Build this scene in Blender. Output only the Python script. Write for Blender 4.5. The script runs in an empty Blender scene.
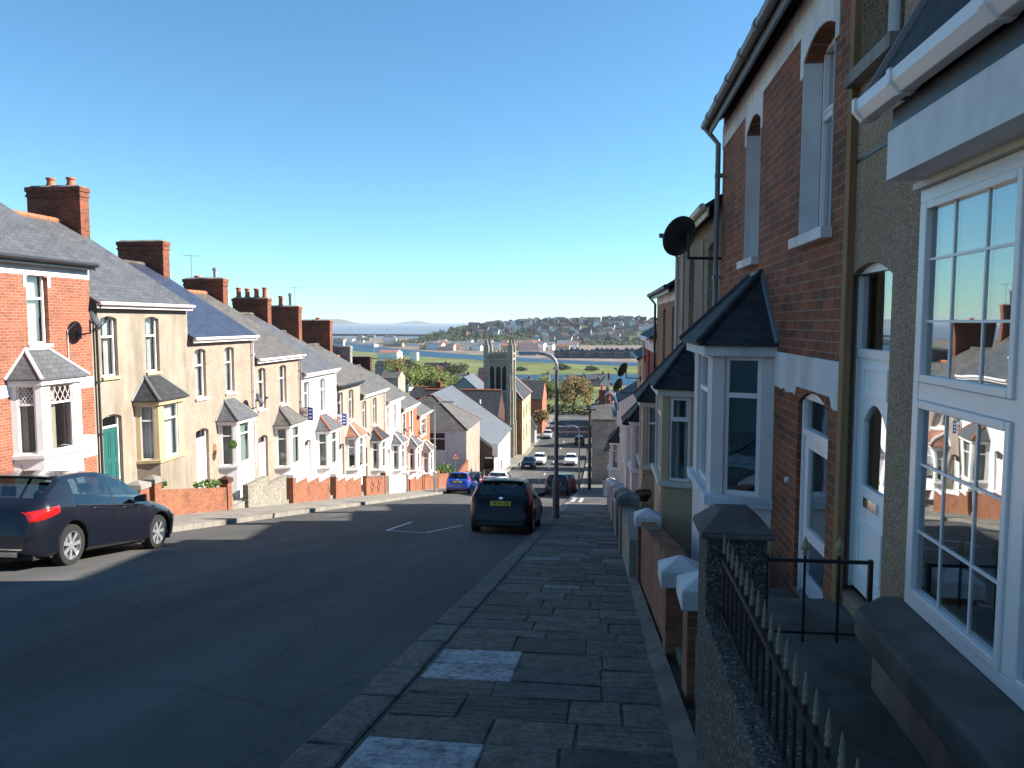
import bpy, bmesh, math, random
from mathutils import Vector, Matrix
random.seed(7)
PI=math.pi; R=math.radians
scene=bpy.context.scene
COL=scene.collection
# ------------------------------------------------------------------ camera model (photo pixel -> point in the street, metres)
F=770.0; YAW=math.atan(88/770*0.9968); PIT=math.atan(62/770)
def at(px,py,Y):
    u=(px-512)/F; v=(384-py)/F
    f=(-math.sin(YAW)*math.cos(PIT),math.cos(YAW)*math.cos(PIT),-math.sin(PIT))
    r=(math.cos(YAW),math.sin(YAW),0); up=(-math.sin(YAW)*math.sin(PIT),math.cos(YAW)*math.sin(PIT),math.cos(PIT))
    d=[f[i]+u*r[i]+v*up[i] for i in range(3)]; t=Y/d[1]
    return [c*t for c in d]
PROF=[(-60,10.1),(60,-13.3),(70,-15.0),(82,-16.6),(98,-18.3),(115,-19.6),(135,-20.6),(180,-22),(230,-22.8),(300,-29),(420,-43),(480,-44.6),(60000,-44.6)]
def P(y):
    if y<=PROF[0][0]: return PROF[0][1]
    for (a,za),(b,zb) in zip(PROF,PROF[1:]):
        if y<=b: return za+(zb-za)*(y-a)/(b-a)
    return PROF[-1][1]
# ------------------------------------------------------------------ tagging
def tag(o,label=None,cat=None,group=None,kind=None):
    if label: o['label']=label
    if cat: o['category']=cat
    if group: o['group']=group
    if kind: o['kind']=kind
    return o
def empty(name,loc,label,cat,group=None,rz=0):
    o=bpy.data.objects.new(name,None); COL.objects.link(o); o.location=loc; o.rotation_euler=(0,0,rz)
    o.empty_display_size=.2
    return tag(o,label,cat,group)
def copy_tree(o,parent=None):
    c=o.copy(); COL.objects.link(c)
    if parent: c.parent=parent
    for ch in list(o.children): copy_tree(ch,c)
    return c
# ------------------------------------------------------------------ mesh builder
class MB:
    def __init__(s,T=None): s.v=[]; s.f=[]; s.T=T
    def pt(s,p):
        s.v.append(tuple(s.T(p)) if s.T else tuple(p)); return len(s.v)-1
    def face(s,pts): s.f.append([s.pt(p) for p in pts])
    def box(s,a,b,c,d,e,f):
        i=[s.pt(p) for p in ((a,c,e),(b,c,e),(b,d,e),(a,d,e),(a,c,f),(b,c,f),(b,d,f),(a,d,f))]
        for q in ((0,3,2,1),(4,5,6,7),(0,1,5,4),(1,2,6,5),(2,3,7,6),(3,0,4,7)): s.f.append([i[k] for k in q])
    def hexa(s,lo,hi):      # two rings of n points
        n=len(lo); a=[s.pt(p) for p in lo]; b=[s.pt(p) for p in hi]
        s.f.append(a[::-1]); s.f.append(b)
        for k in range(n): s.f.append([a[k],a[(k+1)%n],b[(k+1)%n],b[k]])
    def tube(s,pts,r,n=8,r2=None,caps=True):
        rings=[]
        pts=[Vector(p) for p in pts]
        for i,p in enumerate(pts):
            d=(pts[min(i+1,len(pts)-1)]-pts[max(i-1,0)]).normalized()
            a=d.orthogonal().normalized() if i==0 else (pa-d*pa.dot(d)).normalized()
            pa=a; b=d.cross(a)
            rr=r if r2 is None else r+(r2-r)*i/(len(pts)-1)
            rings.append([s.pt(p+rr*(math.cos(2*PI*k/n)*a+math.sin(2*PI*k/n)*b)) for k in range(n)])
        for A,B in zip(rings,rings[1:]):
            for k in range(n): s.f.append([A[k],A[(k+1)%n],B[(k+1)%n],B[k]])
        if caps: s.f.append(rings[0][::-1]); s.f.append(rings[-1])
    def lathe(s,c,prof,n=16,axis='z'):
        rings=[]
        for r,h in prof:
            ring=[]
            for k in range(n):
                a=2*PI*k/n; x,y=r*math.cos(a),r*math.sin(a)
                if axis=='z': p=(c[0]+x,c[1]+y,c[2]+h)
                elif axis=='y': p=(c[0]+x,c[1]+h,c[2]+y)
                else: p=(c[0]+h,c[1]+x,c[2]+y)
                ring.append(s.pt(p))
            rings.append(ring)
        for A,B in zip(rings,rings[1:]):
            for k in range(n): s.f.append([A[k],A[(k+1)%n],B[(k+1)%n],B[k]])
        s.f.append(rings[0][::-1]); s.f.append(rings[-1])
    def build(s,name,mat,parent=None,smooth=False,bev=0,loc=None,rec=True):
        me=bpy.data.meshes.new(name); me.from_pydata(s.v,[],s.f); me.update()
        if rec:
            bm=bmesh.new(); bm.from_mesh(me); bmesh.ops.recalc_face_normals(bm,faces=bm.faces); bm.to_mesh(me); bm.free()
        me.materials.append(mat)
        if smooth:
            for p in me.polygons: p.use_smooth=True
            if smooth=='auto':
                me.set_sharp_from_angle(angle=R(35))
        o=bpy.data.objects.new(name,me); COL.objects.link(o)
        if parent: o.parent=parent
        if loc: o.location=loc
        if bev:
            m=o.modifiers.new('bevel','BEVEL'); m.width=bev; m.segments=2; m.limit_method='ANGLE'; m.angle_limit=R(40)
        return o
# ------------------------------------------------------------------ materials
def newmat(name):
    m=bpy.data.materials.new(name); m.use_nodes=True
    nt=m.node_tree; b=nt.nodes['Principled BSDF']
    return m,nt,b
def N(nt,t,**k):
    n=nt.nodes.new(t)
    for a,v in k.items():
        if a.startswith('i_'): n.inputs[a[2:].replace('_',' ')].default_value=v
        else: setattr(n,a,v)
    return n
def ramp(nt,fac,stops):
    r=nt.nodes.new('ShaderNodeValToRGB'); e=r.color_ramp.elements
    while len(e)<len(stops): e.new(.5)
    for i,(p,c) in enumerate(stops): e[i].position=p; e[i].color=(*c,1) if len(c)==3 else c
    nt.links.new(fac,r.inputs[0]); return r.outputs[0]
def mixc(nt,fac,a,b,mode='MIX'):
    n=nt.nodes.new('ShaderNodeMix'); n.data_type='RGBA'; n.blend_type=mode
    for s,v in ((0,fac),(6,a),(7,b)):
        if hasattr(v,'node'): nt.links.new(v,n.inputs[s])
        elif s==0: n.inputs[0].default_value=v
        else: n.inputs[s].default_value=(*v,1)
    return n.outputs[2]
def bump(nt,b,h,strength=.3,dist=.01):
    n=nt.nodes.new('ShaderNodeBump'); n.inputs['Strength'].default_value=strength; n.inputs['Distance'].default_value=dist
    nt.links.new(h,n.inputs['Height']); nt.links.new(n.outputs[0],b.inputs['Normal'])
def uvz(nt,k=1.0):      # (x+y, z*k) so bricks and slates run level on any upright face
    tc=N(nt,'ShaderNodeTexCoord'); s=N(nt,'ShaderNodeSeparateXYZ'); nt.links.new(tc.outputs['Object'],s.inputs[0])
    a=N(nt,'ShaderNodeMath',operation='ADD'); nt.links.new(s.outputs[0],a.inputs[0]); nt.links.new(s.outputs[1],a.inputs[1])
    m=N(nt,'ShaderNodeMath',operation='MULTIPLY'); nt.links.new(s.outputs[2],m.inputs[0]); m.inputs[1].default_value=k
    c=N(nt,'ShaderNodeCombineXYZ'); nt.links.new(a.outputs[0],c.inputs[0]); nt.links.new(m.outputs[0],c.inputs[1])
    return tc,c.outputs[0]
def noise(nt,vec,scale,detail=3,rough=.6,sc=None):
    if sc:
        mp=N(nt,'ShaderNodeMapping'); mp.inputs['Scale'].default_value=sc; nt.links.new(vec,mp.inputs[0]); vec=mp.outputs[0]
    n=N(nt,'ShaderNodeTexNoise'); n.inputs['Scale'].default_value=scale; n.inputs['Detail'].default_value=detail; n.inputs['Roughness'].default_value=rough
    nt.links.new(vec,n.inputs['Vector']); return n.outputs[0]
def plain(name,c,rough=.5,metal=0,var=.12,scale=3,b=0,bs=60,coat=0,spec=.5):
    m,nt,p=newmat(name); p.inputs['Roughness'].default_value=rough; p.inputs['Metallic'].default_value=metal
    p.inputs['Specular IOR Level'].default_value=spec
    if coat: p.inputs['Coat Weight'].default_value=coat; p.inputs['Coat Roughness'].default_value=.04
    tc=N(nt,'ShaderNodeTexCoord')
    if var:
        n=noise(nt,tc.outputs['Object'],scale,4)
        col=mixc(nt,n,tuple(x*(1-var) for x in c),tuple(min(1,x*(1+var)) for x in c)); nt.links.new(col,p.inputs['Base Color'])
    else: p.inputs['Base Color'].default_value=(*c,1)
    if b: bump(nt,p,noise(nt,tc.outputs['Object'],bs,3),b,.005)
    return m
def render_mat(name,c,stain=.25,bs=.25,grain=40):
    m,nt,p=newmat(name); p.inputs['Roughness'].default_value=.85; p.inputs['Specular IOR Level'].default_value=.25
    tc=N(nt,'ShaderNodeTexCoord'); o=tc.outputs['Object']
    n1=noise(nt,o,1.1,5,.65); n2=noise(nt,o,2.5,4,.6,(1,1,.12))
    a=ramp(nt,n1,[(.35,tuple(x*(1-stain) for x in c)),(.62,c)])
    d=ramp(nt,n2,[(.36,(1-stain*.9,1-stain,1-stain*1.1)),(.55,(1,1,1))])
    nt.links.new(mixc(nt,1,a,d,'MULTIPLY'),p.inputs['Base Color'])
    bump(nt,p,noise(nt,o,grain,4,.7),bs,.01)
    return m
def pebble(name,c1,c2,c3,scale=75):
    m,nt,p=newmat(name); p.inputs['Roughness'].default_value=.85; p.inputs['Specular IOR Level'].default_value=.3
    tc=N(nt,'ShaderNodeTexCoord'); o=tc.outputs['Object']
    v=N(nt,'ShaderNodeTexVoronoi'); v.inputs['Scale'].default_value=scale; nt.links.new(o,v.inputs['Vector'])
    s=N(nt,'ShaderNodeSeparateXYZ'); nt.links.new(v.outputs['Color'],s.inputs[0])
    col=ramp(nt,s.outputs[0],[(0,c1),(.3,c2),(.75,c2),(1,c3)])
    big=ramp(nt,noise(nt,o,1.3,4,.6),[(.3,(.78,.76,.74)),(.65,(1,1,1))])
    dk=ramp(nt,v.outputs['Distance'],[(.25,(1,1,1)),(.8,(.45,.42,.4))])
    c=mixc(nt,1,mixc(nt,1,col,big,'MULTIPLY'),dk,'MULTIPLY'); nt.links.new(c,p.inputs['Base Color'])
    iv=N(nt,'ShaderNodeMath',operation='SUBTRACT'); iv.inputs[0].default_value=1; nt.links.new(v.outputs['Distance'],iv.inputs[1])
    bump(nt,p,iv.outputs[0],.6,.012)
    return m
def brick(name,c1,c2,mortar,bw=.225,bh=.075,ms=.011,rough=.85,dirt=.35,k=1.0,bmp=.5,off=.5,soot=None):
    m,nt,p=newmat(name); p.inputs['Roughness'].default_value=rough; p.inputs['Specular IOR Level'].default_value=.3
    tc,vec=uvz(nt,k)
    t=N(nt,'ShaderNodeTexBrick'); nt.links.new(vec,t.inputs['Vector']); t.offset=off
    t.inputs['Scale'].default_value=1; t.inputs['Brick Width'].default_value=bw; t.inputs['Row Height'].default_value=bh
    t.inputs['Mortar Size'].default_value=ms*.5; t.inputs['Mortar Smooth'].default_value=.2; t.inputs['Bias'].default_value=0
    t.inputs['Color1'].default_value=(*c1,1); t.inputs['Color2'].default_value=(*c2,1); t.inputs['Mortar'].default_value=(*mortar,1)
    o=tc.outputs['Object']
    d=ramp(nt,noise(nt,o,1.4,6,.7),[(.3,(1-dirt,)*3),(.6,(1,1,1))])
    d2=ramp(nt,noise(nt,o,14,3,.6),[(.35,(.8,.78,.78)),(.6,(1.0,1.0,1.0))])
    c=mixc(nt,1,mixc(nt,1,t.outputs['Color'],d,'MULTIPLY'),d2,'MULTIPLY')
    nt.links.new(c,p.inputs['Base Color'])
    iv=N(nt,'ShaderNodeMath',operation='MULTIPLY_ADD'); nt.links.new(t.outputs['Fac'],iv.inputs[0]); iv.inputs[1].default_value=-1
    nt.links.new(noise(nt,o,50,3),iv.inputs[2])
    bump(nt,p,iv.outputs[0],bmp,.008)
    return m
def slate(name,c,var=.3,moss=0,bw=.3,bh=.2,rough=.55,k=1.85):
    c1=tuple(x*(1-var) for x in c); c2=tuple(x*(1+var) for x in c)
    m=brick(name,c1,c2,tuple(x*.35 for x in c),bw,bh,.014,rough,.3,k,.6)
    m.node_tree.nodes['Principled BSDF'].inputs['Specular IOR Level'].default_value=.45
    return m
def glass_mat(name,tint=(.75,.8,.8),ior=1.6,wav=.0,rough=.01):
    m=bpy.data.materials.new(name); m.use_nodes=True; nt=m.node_tree; nt.nodes.clear()
    out=N(nt,'ShaderNodeOutputMaterial'); mx=N(nt,'ShaderNodeMixShader'); tr=N(nt,'ShaderNodeBsdfTransparent'); gl=N(nt,'ShaderNodeBsdfGlossy')
    tr.inputs[0].default_value=(*tint,1); gl.inputs['Roughness'].default_value=rough; gl.inputs[0].default_value=(.95,.97,1,1)
    lw=N(nt,'ShaderNodeLayerWeight'); f0=((ior-1)/(ior+1))**2*1.6
    pw=N(nt,'ShaderNodeMath',operation='POWER'); nt.links.new(lw.outputs['Facing'],pw.inputs[0]); pw.inputs[1].default_value=3.6
    mm=N(nt,'ShaderNodeMath',operation='MULTIPLY_ADD',use_clamp=True); mm.inputs[1].default_value=1-f0; mm.inputs[2].default_value=f0
    nt.links.new(pw.outputs[0],mm.inputs[0]); nt.links.new(mm.outputs[0],mx.inputs[0])
    nt.links.new(tr.outputs[0],mx.inputs[1]); nt.links.new(gl.outputs[0],mx.inputs[2]); nt.links.new(mx.outputs[0],out.inputs[0])
    if wav:
        tc=N(nt,'ShaderNodeTexCoord'); b=N(nt,'ShaderNodeBump'); b.inputs['Strength'].default_value=wav; b.inputs['Distance'].default_value=.02
        nt.links.new(noise(nt,tc.outputs['Object'],1.7,1),b.inputs['Height']); nt.links.new(b.outputs[0],gl.inputs['Normal'])
    return m
M={}
M['redbrick']=brick('red_brick',(.37,.125,.065),(.27,.085,.048),(.36,.29,.24),dirt=.3)
M['redbrick2']=brick('brown_red_brick',(.34,.10,.042),(.17,.058,.03),(.30,.24,.19),.25,.085,.009,dirt=.35)
M['orangebrick']=brick('orange_brick',(.50,.135,.05),(.36,.09,.04),(.42,.33,.25),dirt=.2)
M['wallbrick']=brick('garden_brick',(.36,.13,.06),(.25,.085,.043),(.25,.19,.15),dirt=.35)
M['darkbrick']=brick('sooty_brick',(.115,.045,.032),(.07,.03,.024),(.06,.05,.045),dirt=.4)
M['chimbrick']=brick('chimney_brick',(.33,.095,.045),(.18,.058,.035),(.18,.14,.11),dirt=.45)
M['ochrebrick']=brick('painted_tan_brick',(.30,.17,.085),(.25,.14,.07),(.24,.14,.075),dirt=.25,bmp=.3)
M['stonewall']=brick('coursed_stone',(.44,.41,.36),(.33,.31,.27),(.36,.33,.29),.45,.16,.02,dirt=.35)
M['churchstone']=brick('church_stone',(.44,.40,.31),(.34,.31,.245),(.36,.33,.27),.5,.22,.02,dirt=.3)
M['olive']=render_mat('olive_render',(.33,.28,.22),.24)
M['cream']=render_mat('cream_paint',(.52,.41,.24),.15,.1)
M['white']=render_mat('white_paint',(.80,.78,.76),.12,.08,25)
M['oldwhite']=render_mat('weathered_white_paint',(.66,.66,.66),.22,.15,20)
M['lav']=render_mat('pale_masonry_paint',(.68,.58,.55),.12,.12,20)
M['greyrender']=render_mat('grey_render',(.30,.28,.26),.3)
M['pinkrender']=render_mat('beige_render',(.37,.30,.245),.22)
M['redpaint']=render_mat('dark_red_paint',(.22,.035,.03),.15)
M['tanpaint']=render_mat('tan_paint',(.50,.34,.21),.12)
M['brownpaint']=render_mat('brown_paint',(.31,.175,.085),.25)
M['greypaint']=render_mat('mauve_grey_paint',(.33,.24,.195),.3,.1)
M['concrete']=render_mat('old_concrete',(.30,.28,.25),.35,.4,60)
M['darkconcrete']=render_mat('weathered_concrete',(.18,.155,.13),.4,.5,60)
M['bluewhite']=render_mat('chalky_white_paint',(.74,.68,.66),.22,.2,30)
M['pebble_dark']=pebble('brown_pebbledash',(.32,.21,.13),(.52,.365,.24),(.70,.52,.38),125)
M['pebble_beige']=pebble('beige_pebbledash',(.30,.21,.15),(.51,.395,.315),(.66,.55,.46),60)
M['pebble_tan']=pebble('tan_pebbledash',(.18,.13,.09),(.33,.26,.185),(.5,.42,.33),70)
M['pebble_pier']=pebble('grey_pebbledash',(.05,.042,.035),(.12,.105,.09),(.30,.27,.24),80)
M['pebble_stone']=pebble('rough_grey_pebbledash',(.17,.155,.125),(.33,.31,.26),(.5,.47,.4),24)
M['slate']=slate('grey_slate',(.112,.115,.122),.16)
M['slate_brown']=slate('brown_grey_slate',(.135,.123,.108),.18)
M['slate_blue']=slate('dark_blue_slate',(.05,.062,.10),.15,rough=.4)
M['slate_dark']=slate('dark_slate',(.030,.031,.035),.35,rough=.75)
M['slate_pale']=slate('pale_grey_slate',(.17,.185,.20),.1)
M['claytile']=slate('clay_tile',(.36,.16,.10),.25,rough=.8)
M['darkclaytile']=slate('dark_hip_tile',(.10,.09,.078),.3,rough=.8)
M['cladding']=slate('pale_grey_cladding',(.42,.47,.50),.06)
M['terracotta']=plain('terracotta',(.42,.13,.06),.8,var=.3,scale=8,b=.2)
M['lead']=plain('lead',(.13,.135,.145),.55,var=.3,b=.1)
M['upvc']=plain('white_upvc',(.77,.69,.67),.3,var=.03)
M['oldupvc']=plain('dusty_white_upvc',(.62,.55,.53),.45,var=.32,scale=4)
M['agedcream']=plain('aged_cream_timber',(.58,.52,.42),.6,var=.15)
M['whitewood']=plain('white_gloss_paint',(.78,.78,.78),.35,var=.05)
M['blackpl']=plain('black_plastic',(.02,.02,.022),.4,var=.3)
M['greypl']=plain('grey_painted_iron',(.17,.175,.185),.5,var=.3,scale=6)
M['iron']=plain('black_iron',(.012,.012,.013),.45,var=.4,scale=20,b=.2)
M['brass']=plain('aged_brass',(.35,.27,.12),.5,var=.3,scale=20)
M['gold']=plain('aged_gold_paint',(.20,.17,.12),.7,var=.4,scale=25,b=.3)
M['teal']=plain('teal_door_paint',(.02,.11,.10),.35)
M['dishmat']=plain('dark_mesh_dish',(.035,.037,.042),.5,var=.2)
M['steel']=plain('galvanised_steel',(.36,.37,.38),.45,.6,.2)
M['darksteel']=plain('dark_galvanised_post',(.12,.13,.14),.5,.3,.2)
M['curtain']=plain('net_curtain',(.68,.68,.66),.9,var=.15,scale=6)
M['curtain_t']=plain('tan_blind',(.50,.42,.32),.9,var=.15,scale=6)
M['blind']=plain('green_grey_blind',(.30,.34,.30),.8,var=.1)
M['black']=plain('black_rubber',(.012,.012,.012),.8,var=.3)
M['glass']=glass_mat('window_glass',(.90,.93,.93),1.45,.05)
M['nearglass']=glass_mat('near_window_glass',(.58,.66,.62),2.6,.14)
M['carglass']=glass_mat('car_glass',(.28,.34,.34),1.6)
M['redlens']=plain('red_lamp_lens',(.55,.01,.01),.12,var=.1,scale=12,coat=1)
M['plate_y']=plain('yellow_plate',(.75,.55,.03),.4,var=.04)
M['slate_mid']=slate('mid_grey_slate',(.13,.14,.155),.12)
M['text']=plain('black_lettering',(.01,.01,.01),.5,var=0)
M['redtext']=plain('red_lettering',(.6,.03,.03),.5,var=0)
M['alloy']=plain('alloy_wheel',(.55,.56,.58),.3,.7,.1)
M['chrome']=plain('chrome_strip',(.7,.7,.72),.12,1,0)
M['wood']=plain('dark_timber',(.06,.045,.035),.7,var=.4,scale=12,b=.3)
M['bark']=plain('bark',(.09,.07,.055),.9,var=.4,scale=8,b=.5,bs=30)
M['pink']=plain('pink_render',(.62,.42,.36),.8,var=.15)
def paint(name,c): return plain(name,c,.3,0.0,.02,2,coat=.6,spec=.3)
M['p_navy']=paint('navy_black_car_paint',(.006,.007,.013)); M['p_black']=plain('black_car_paint',(.007,.007,.008),.3,0,.02,2,coat=.3,spec=.2)
M['p_blue']=paint('blue_car_paint',(.012,.06,.36)); M['p_white']=paint('white_car_paint',(.75,.76,.77))
M['p_red']=paint('dark_red_car_paint',(.16,.01,.015)); M['p_silver']=paint('silver_car_paint',(.4,.41,.42))
def leafmat(name,c1,c2):
    m,nt,p=newmat(name); p.inputs['Roughness'].default_value=.7; p.inputs['Specular IOR Level'].default_value=.2
    g=N(nt,'ShaderNodeNewGeometry'); tc=N(nt,'ShaderNodeTexCoord')
    n=noise(nt,tc.outputs['Object'],1.1,3)
    r=N(nt,'ShaderNodeMath',operation='MULTIPLY_ADD'); nt.links.new(g.outputs['Random Per Island'],r.inputs[0]); r.inputs[1].default_value=.5
    nt.links.new(n,r.inputs[2]); nt.links.new(ramp(nt,r.outputs[0],[(.35,c1),(.95,c2)]),p.inputs['Base Color'])
    p.inputs['Subsurface Weight'].default_value=0
    return m
M['leaf_g']=leafmat('spring_green_leaves',(.055,.075,.02),(.17,.20,.05))
M['leaf_o']=leafmat('bronze_leaves',(.10,.065,.025),(.24,.16,.06))
M['leaf_d']=leafmat('dark_leaves',(.018,.028,.012),(.06,.075,.03))
M['leaf_b']=leafmat('bush_leaves',(.03,.07,.015),(.10,.17,.04))
def uvgrass(name,c1,c2,s=.02):
    m,nt,p=newmat(name); p.inputs['Roughness'].default_value=.95; p.inputs['Specular IOR Level'].default_value=.1
    tc=N(nt,'ShaderNodeTexCoord'); o=tc.outputs['Object']
    nt.links.new(ramp(nt,noise(nt,o,s,8,.7,(1,1.8,1)),[(.35,c1),(.6,c2)]),p.inputs['Base Color']); return m
M['ground']=uvgrass('rough_ground',(.09,.085,.055),(.20,.19,.13),.03)
M['grass']=uvgrass('marsh_grass',(.07,.09,.03),(.18,.20,.075),.02)
M['flats']=uvgrass('pale_flats',(.10,.085,.065),(.27,.215,.18),.03)
M['hillmat']=uvgrass('hill_ground',(.03,.045,.028),(.10,.12,.06),.015)
def water(name,c,r):
    m,nt,p=newmat(name); p.inputs['Base Color'].default_value=(*c,1); p.inputs['Roughness'].default_value=r; p.inputs['Specular IOR Level'].default_value=.3
    tc=N(nt,'ShaderNodeTexCoord'); bump(nt,p,noise(nt,tc.outputs['Object'],.35,3),1.0,3.0)
    nt.links.new(ramp(nt,noise(nt,tc.outputs['Object'],.004,4,.6,(.4,1,1)),[(.3,tuple(x*.75 for x in c)),(.7,tuple(x*1.2 for x in c))]),p.inputs['Base Color']); return m
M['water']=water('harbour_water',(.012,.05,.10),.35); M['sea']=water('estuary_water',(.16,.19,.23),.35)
HAZE=4.5e-5; SKY=.065; SUNE=5.0; EXPO=1.4; SKYTINT=(.62,1.0,1.17); AIR=1.0; DUST=0.0
# ------------------------------------------------------------------ building kit; local coords (u along street, n outwards, z up)
def panel(m,U0,U1,Z0,Z1,holes,rev=.13):
    us=sorted({U0,U1,*[h[0] for h in holes],*[h[1] for h in holes]}); zs=sorted({Z0,Z1,*[h[2] for h in holes],*[h[3] for h in holes]})
    for a,b in zip(us,us[1:]):
        for c,d in zip(zs,zs[1:]):
            cu,cz=(a+b)/2,(c+d)/2
            if any(h[0]<cu<h[1] and h[2]<cz<h[3] for h in holes): continue
            m.face([(a,0,c),(b,0,c),(b,0,d),(a,0,d)])
    for h in holes:
        a,b,c,d=h[:4]; ar=h[4] if len(h)>4 else 0; rv=h[5] if len(h)>5 else rev
        m.face([(a,0,c),(a,-rv,c),(a,-rv,d),(a,0,d)]); m.face([(b,0,c),(b,-rv,c),(b,-rv,d),(b,0,d)])
        m.face([(a,0,c),(b,0,c),(b,-rv,c),(a,-rv,c)])
        k=8 if ar else 1
        pr=None
        for i in range(k+1):
            t=i/k; u=a+(b-a)*t; z=d-ar*(2*t-1)**2 if ar else d
            if pr:
                m.face([(pr[0],0,pr[1]),(u,0,z),(u,-rv,z),(pr[0],-rv,pr[1])])
                if ar: m.face([(pr[0],0,pr[1]),(u,0,z),(u,0,d),(pr[0],0,d)])
            pr=(u,z)
def window(par,T,u0,u1,z0,z1,n0,fm='upvc',tr=.7,mull=(),curt='net',sill='white',pane='glass',fw=.055,frame_z=None,sillout=.07,lattice=False,sash=False):
    m=MB(T)
    a,b,c,d=u0,u1,z0,z1
    m.box(a,a+fw,n0-.06,n0,c,d); m.box(b-fw,b,n0-.06,n0,c,d)
    m.box(a+fw,b-fw,n0-.06,n0,c,c+fw); m.box(a+fw,b-fw,n0-.06,n0,d-fw,d)
    zt=c+(d-c)*tr if tr else None
    if tr:
        m.box(a+fw,b-fw,n0-.06,n0+.004,zt-fw*.55,zt+fw*.55)
        if sash:      # opening light has its own thicker frame
            e=.03; q=(a+fw,b-fw,zt+fw*.55,d-fw)
            m.box(q[0],q[0]+e,n0-.05,n0+.012,q[2],q[3]); m.box(q[1]-e,q[1],n0-.05,n0+.012,q[2],q[3]); m.box(q[0]+e,q[1]-e,n0-.05,n0+.012,q[2],q[2]+e); m.box(q[0]+e,q[1]-e,n0-.05,n0+.012,q[3]-e,q[3])
    for x in mull: m.box(x-fw*.5,x+fw*.5,n0-.06,n0+.002,c+fw,d-fw)
    w=m.build('window',M[fm],par,bev=0)
    g=MB(T); g.box(a+fw*.6,b-fw*.6,n0-.034,n0-.028,c+fw*.6,d-fw*.6); g.build('pane',M[pane],w)
    if lattice:
        l=MB(T)
        for i in range(-4,6):
            for sg in (1,-1):
                x=a+fw+(b-a-2*fw)*i/4; ht=d-fw-zt-fw*.5
                x2=x+sg*ht*.6
                lo,hi=(x,zt+fw*.5),(x2,d-fw)
                # clip to the light
                L,Rr=a+fw,b-fw
                def cl(p,q):
                    t0,t1=0,1; dx=q[0]-p[0]
                    if abs(dx)<1e-6: return None
                    ta,tb=(L-p[0])/dx,(Rr-p[0])/dx
                    if ta>tb: ta,tb=tb,ta
                    t0=max(t0,ta); t1=min(t1,tb)
                    if t1-t0<.05: return None
                    return [(p[0]+dx*t,p[1]+(q[1]-p[1])*t) for t in (t0,t1)]
                s=cl(lo,hi)
                if s: l.tube([(s[0][0],n0-.02,s[0][1]),(s[1][0],n0-.02,s[1][1])],.008,4)
        l.build('lattice',M['upvc'],w)
    if curt:
        k=MB(T)
        def drape(x0,x1,zz0,zz1,nn,mat):
            n=max(3,int((x1-x0)/.05)); 
            for i in range(n):
                xa,xb=x0+(x1-x0)*i/n,x0+(x1-x0)*(i+1)/n
                na=nn+(.02 if i%2 else -.02); nb=nn+(-.02 if i%2 else .02)
                k.face([(xa,na,zz0),(xb,nb,zz0),(xb,nb,zz1),(xa,na,zz1)])
        if curt=='net': drape(a,b,c,d,n0-.16,0); cm='curtain'
        elif curt=='half': drape(a,a+(b-a)*.36,c,d,n0-.16,0); drape(b-(b-a)*.36,b,c,d,n0-.16,0); cm='curtain'
        elif curt=='tan':
            drape(a,a+(b-a)*.45,c,d,n0-.16,0); cm='curtain_t'
        elif curt=='blind':
            k.face([(a,n0-.13,c+.03),(b,n0-.13,c+.03),(b,n0-.13,d),(a,n0-.13,d)]); cm='blind'
        elif curt=='top':
            k.face([(a,n0-.13,c+(d-c)*.45),(b,n0-.13,c+(d-c)*.45),(b,n0-.13,d),(a,n0-.13,d)]); cm='curtain'
        k.build('curtain',M[cm],w)
    if sill:
        s=MB(T); s.box(a-.06,b+.06,n0-.001,sillout,c-.09,c+.003); s.build('sill',M[sill],w,bev=.006)
    return w
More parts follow.
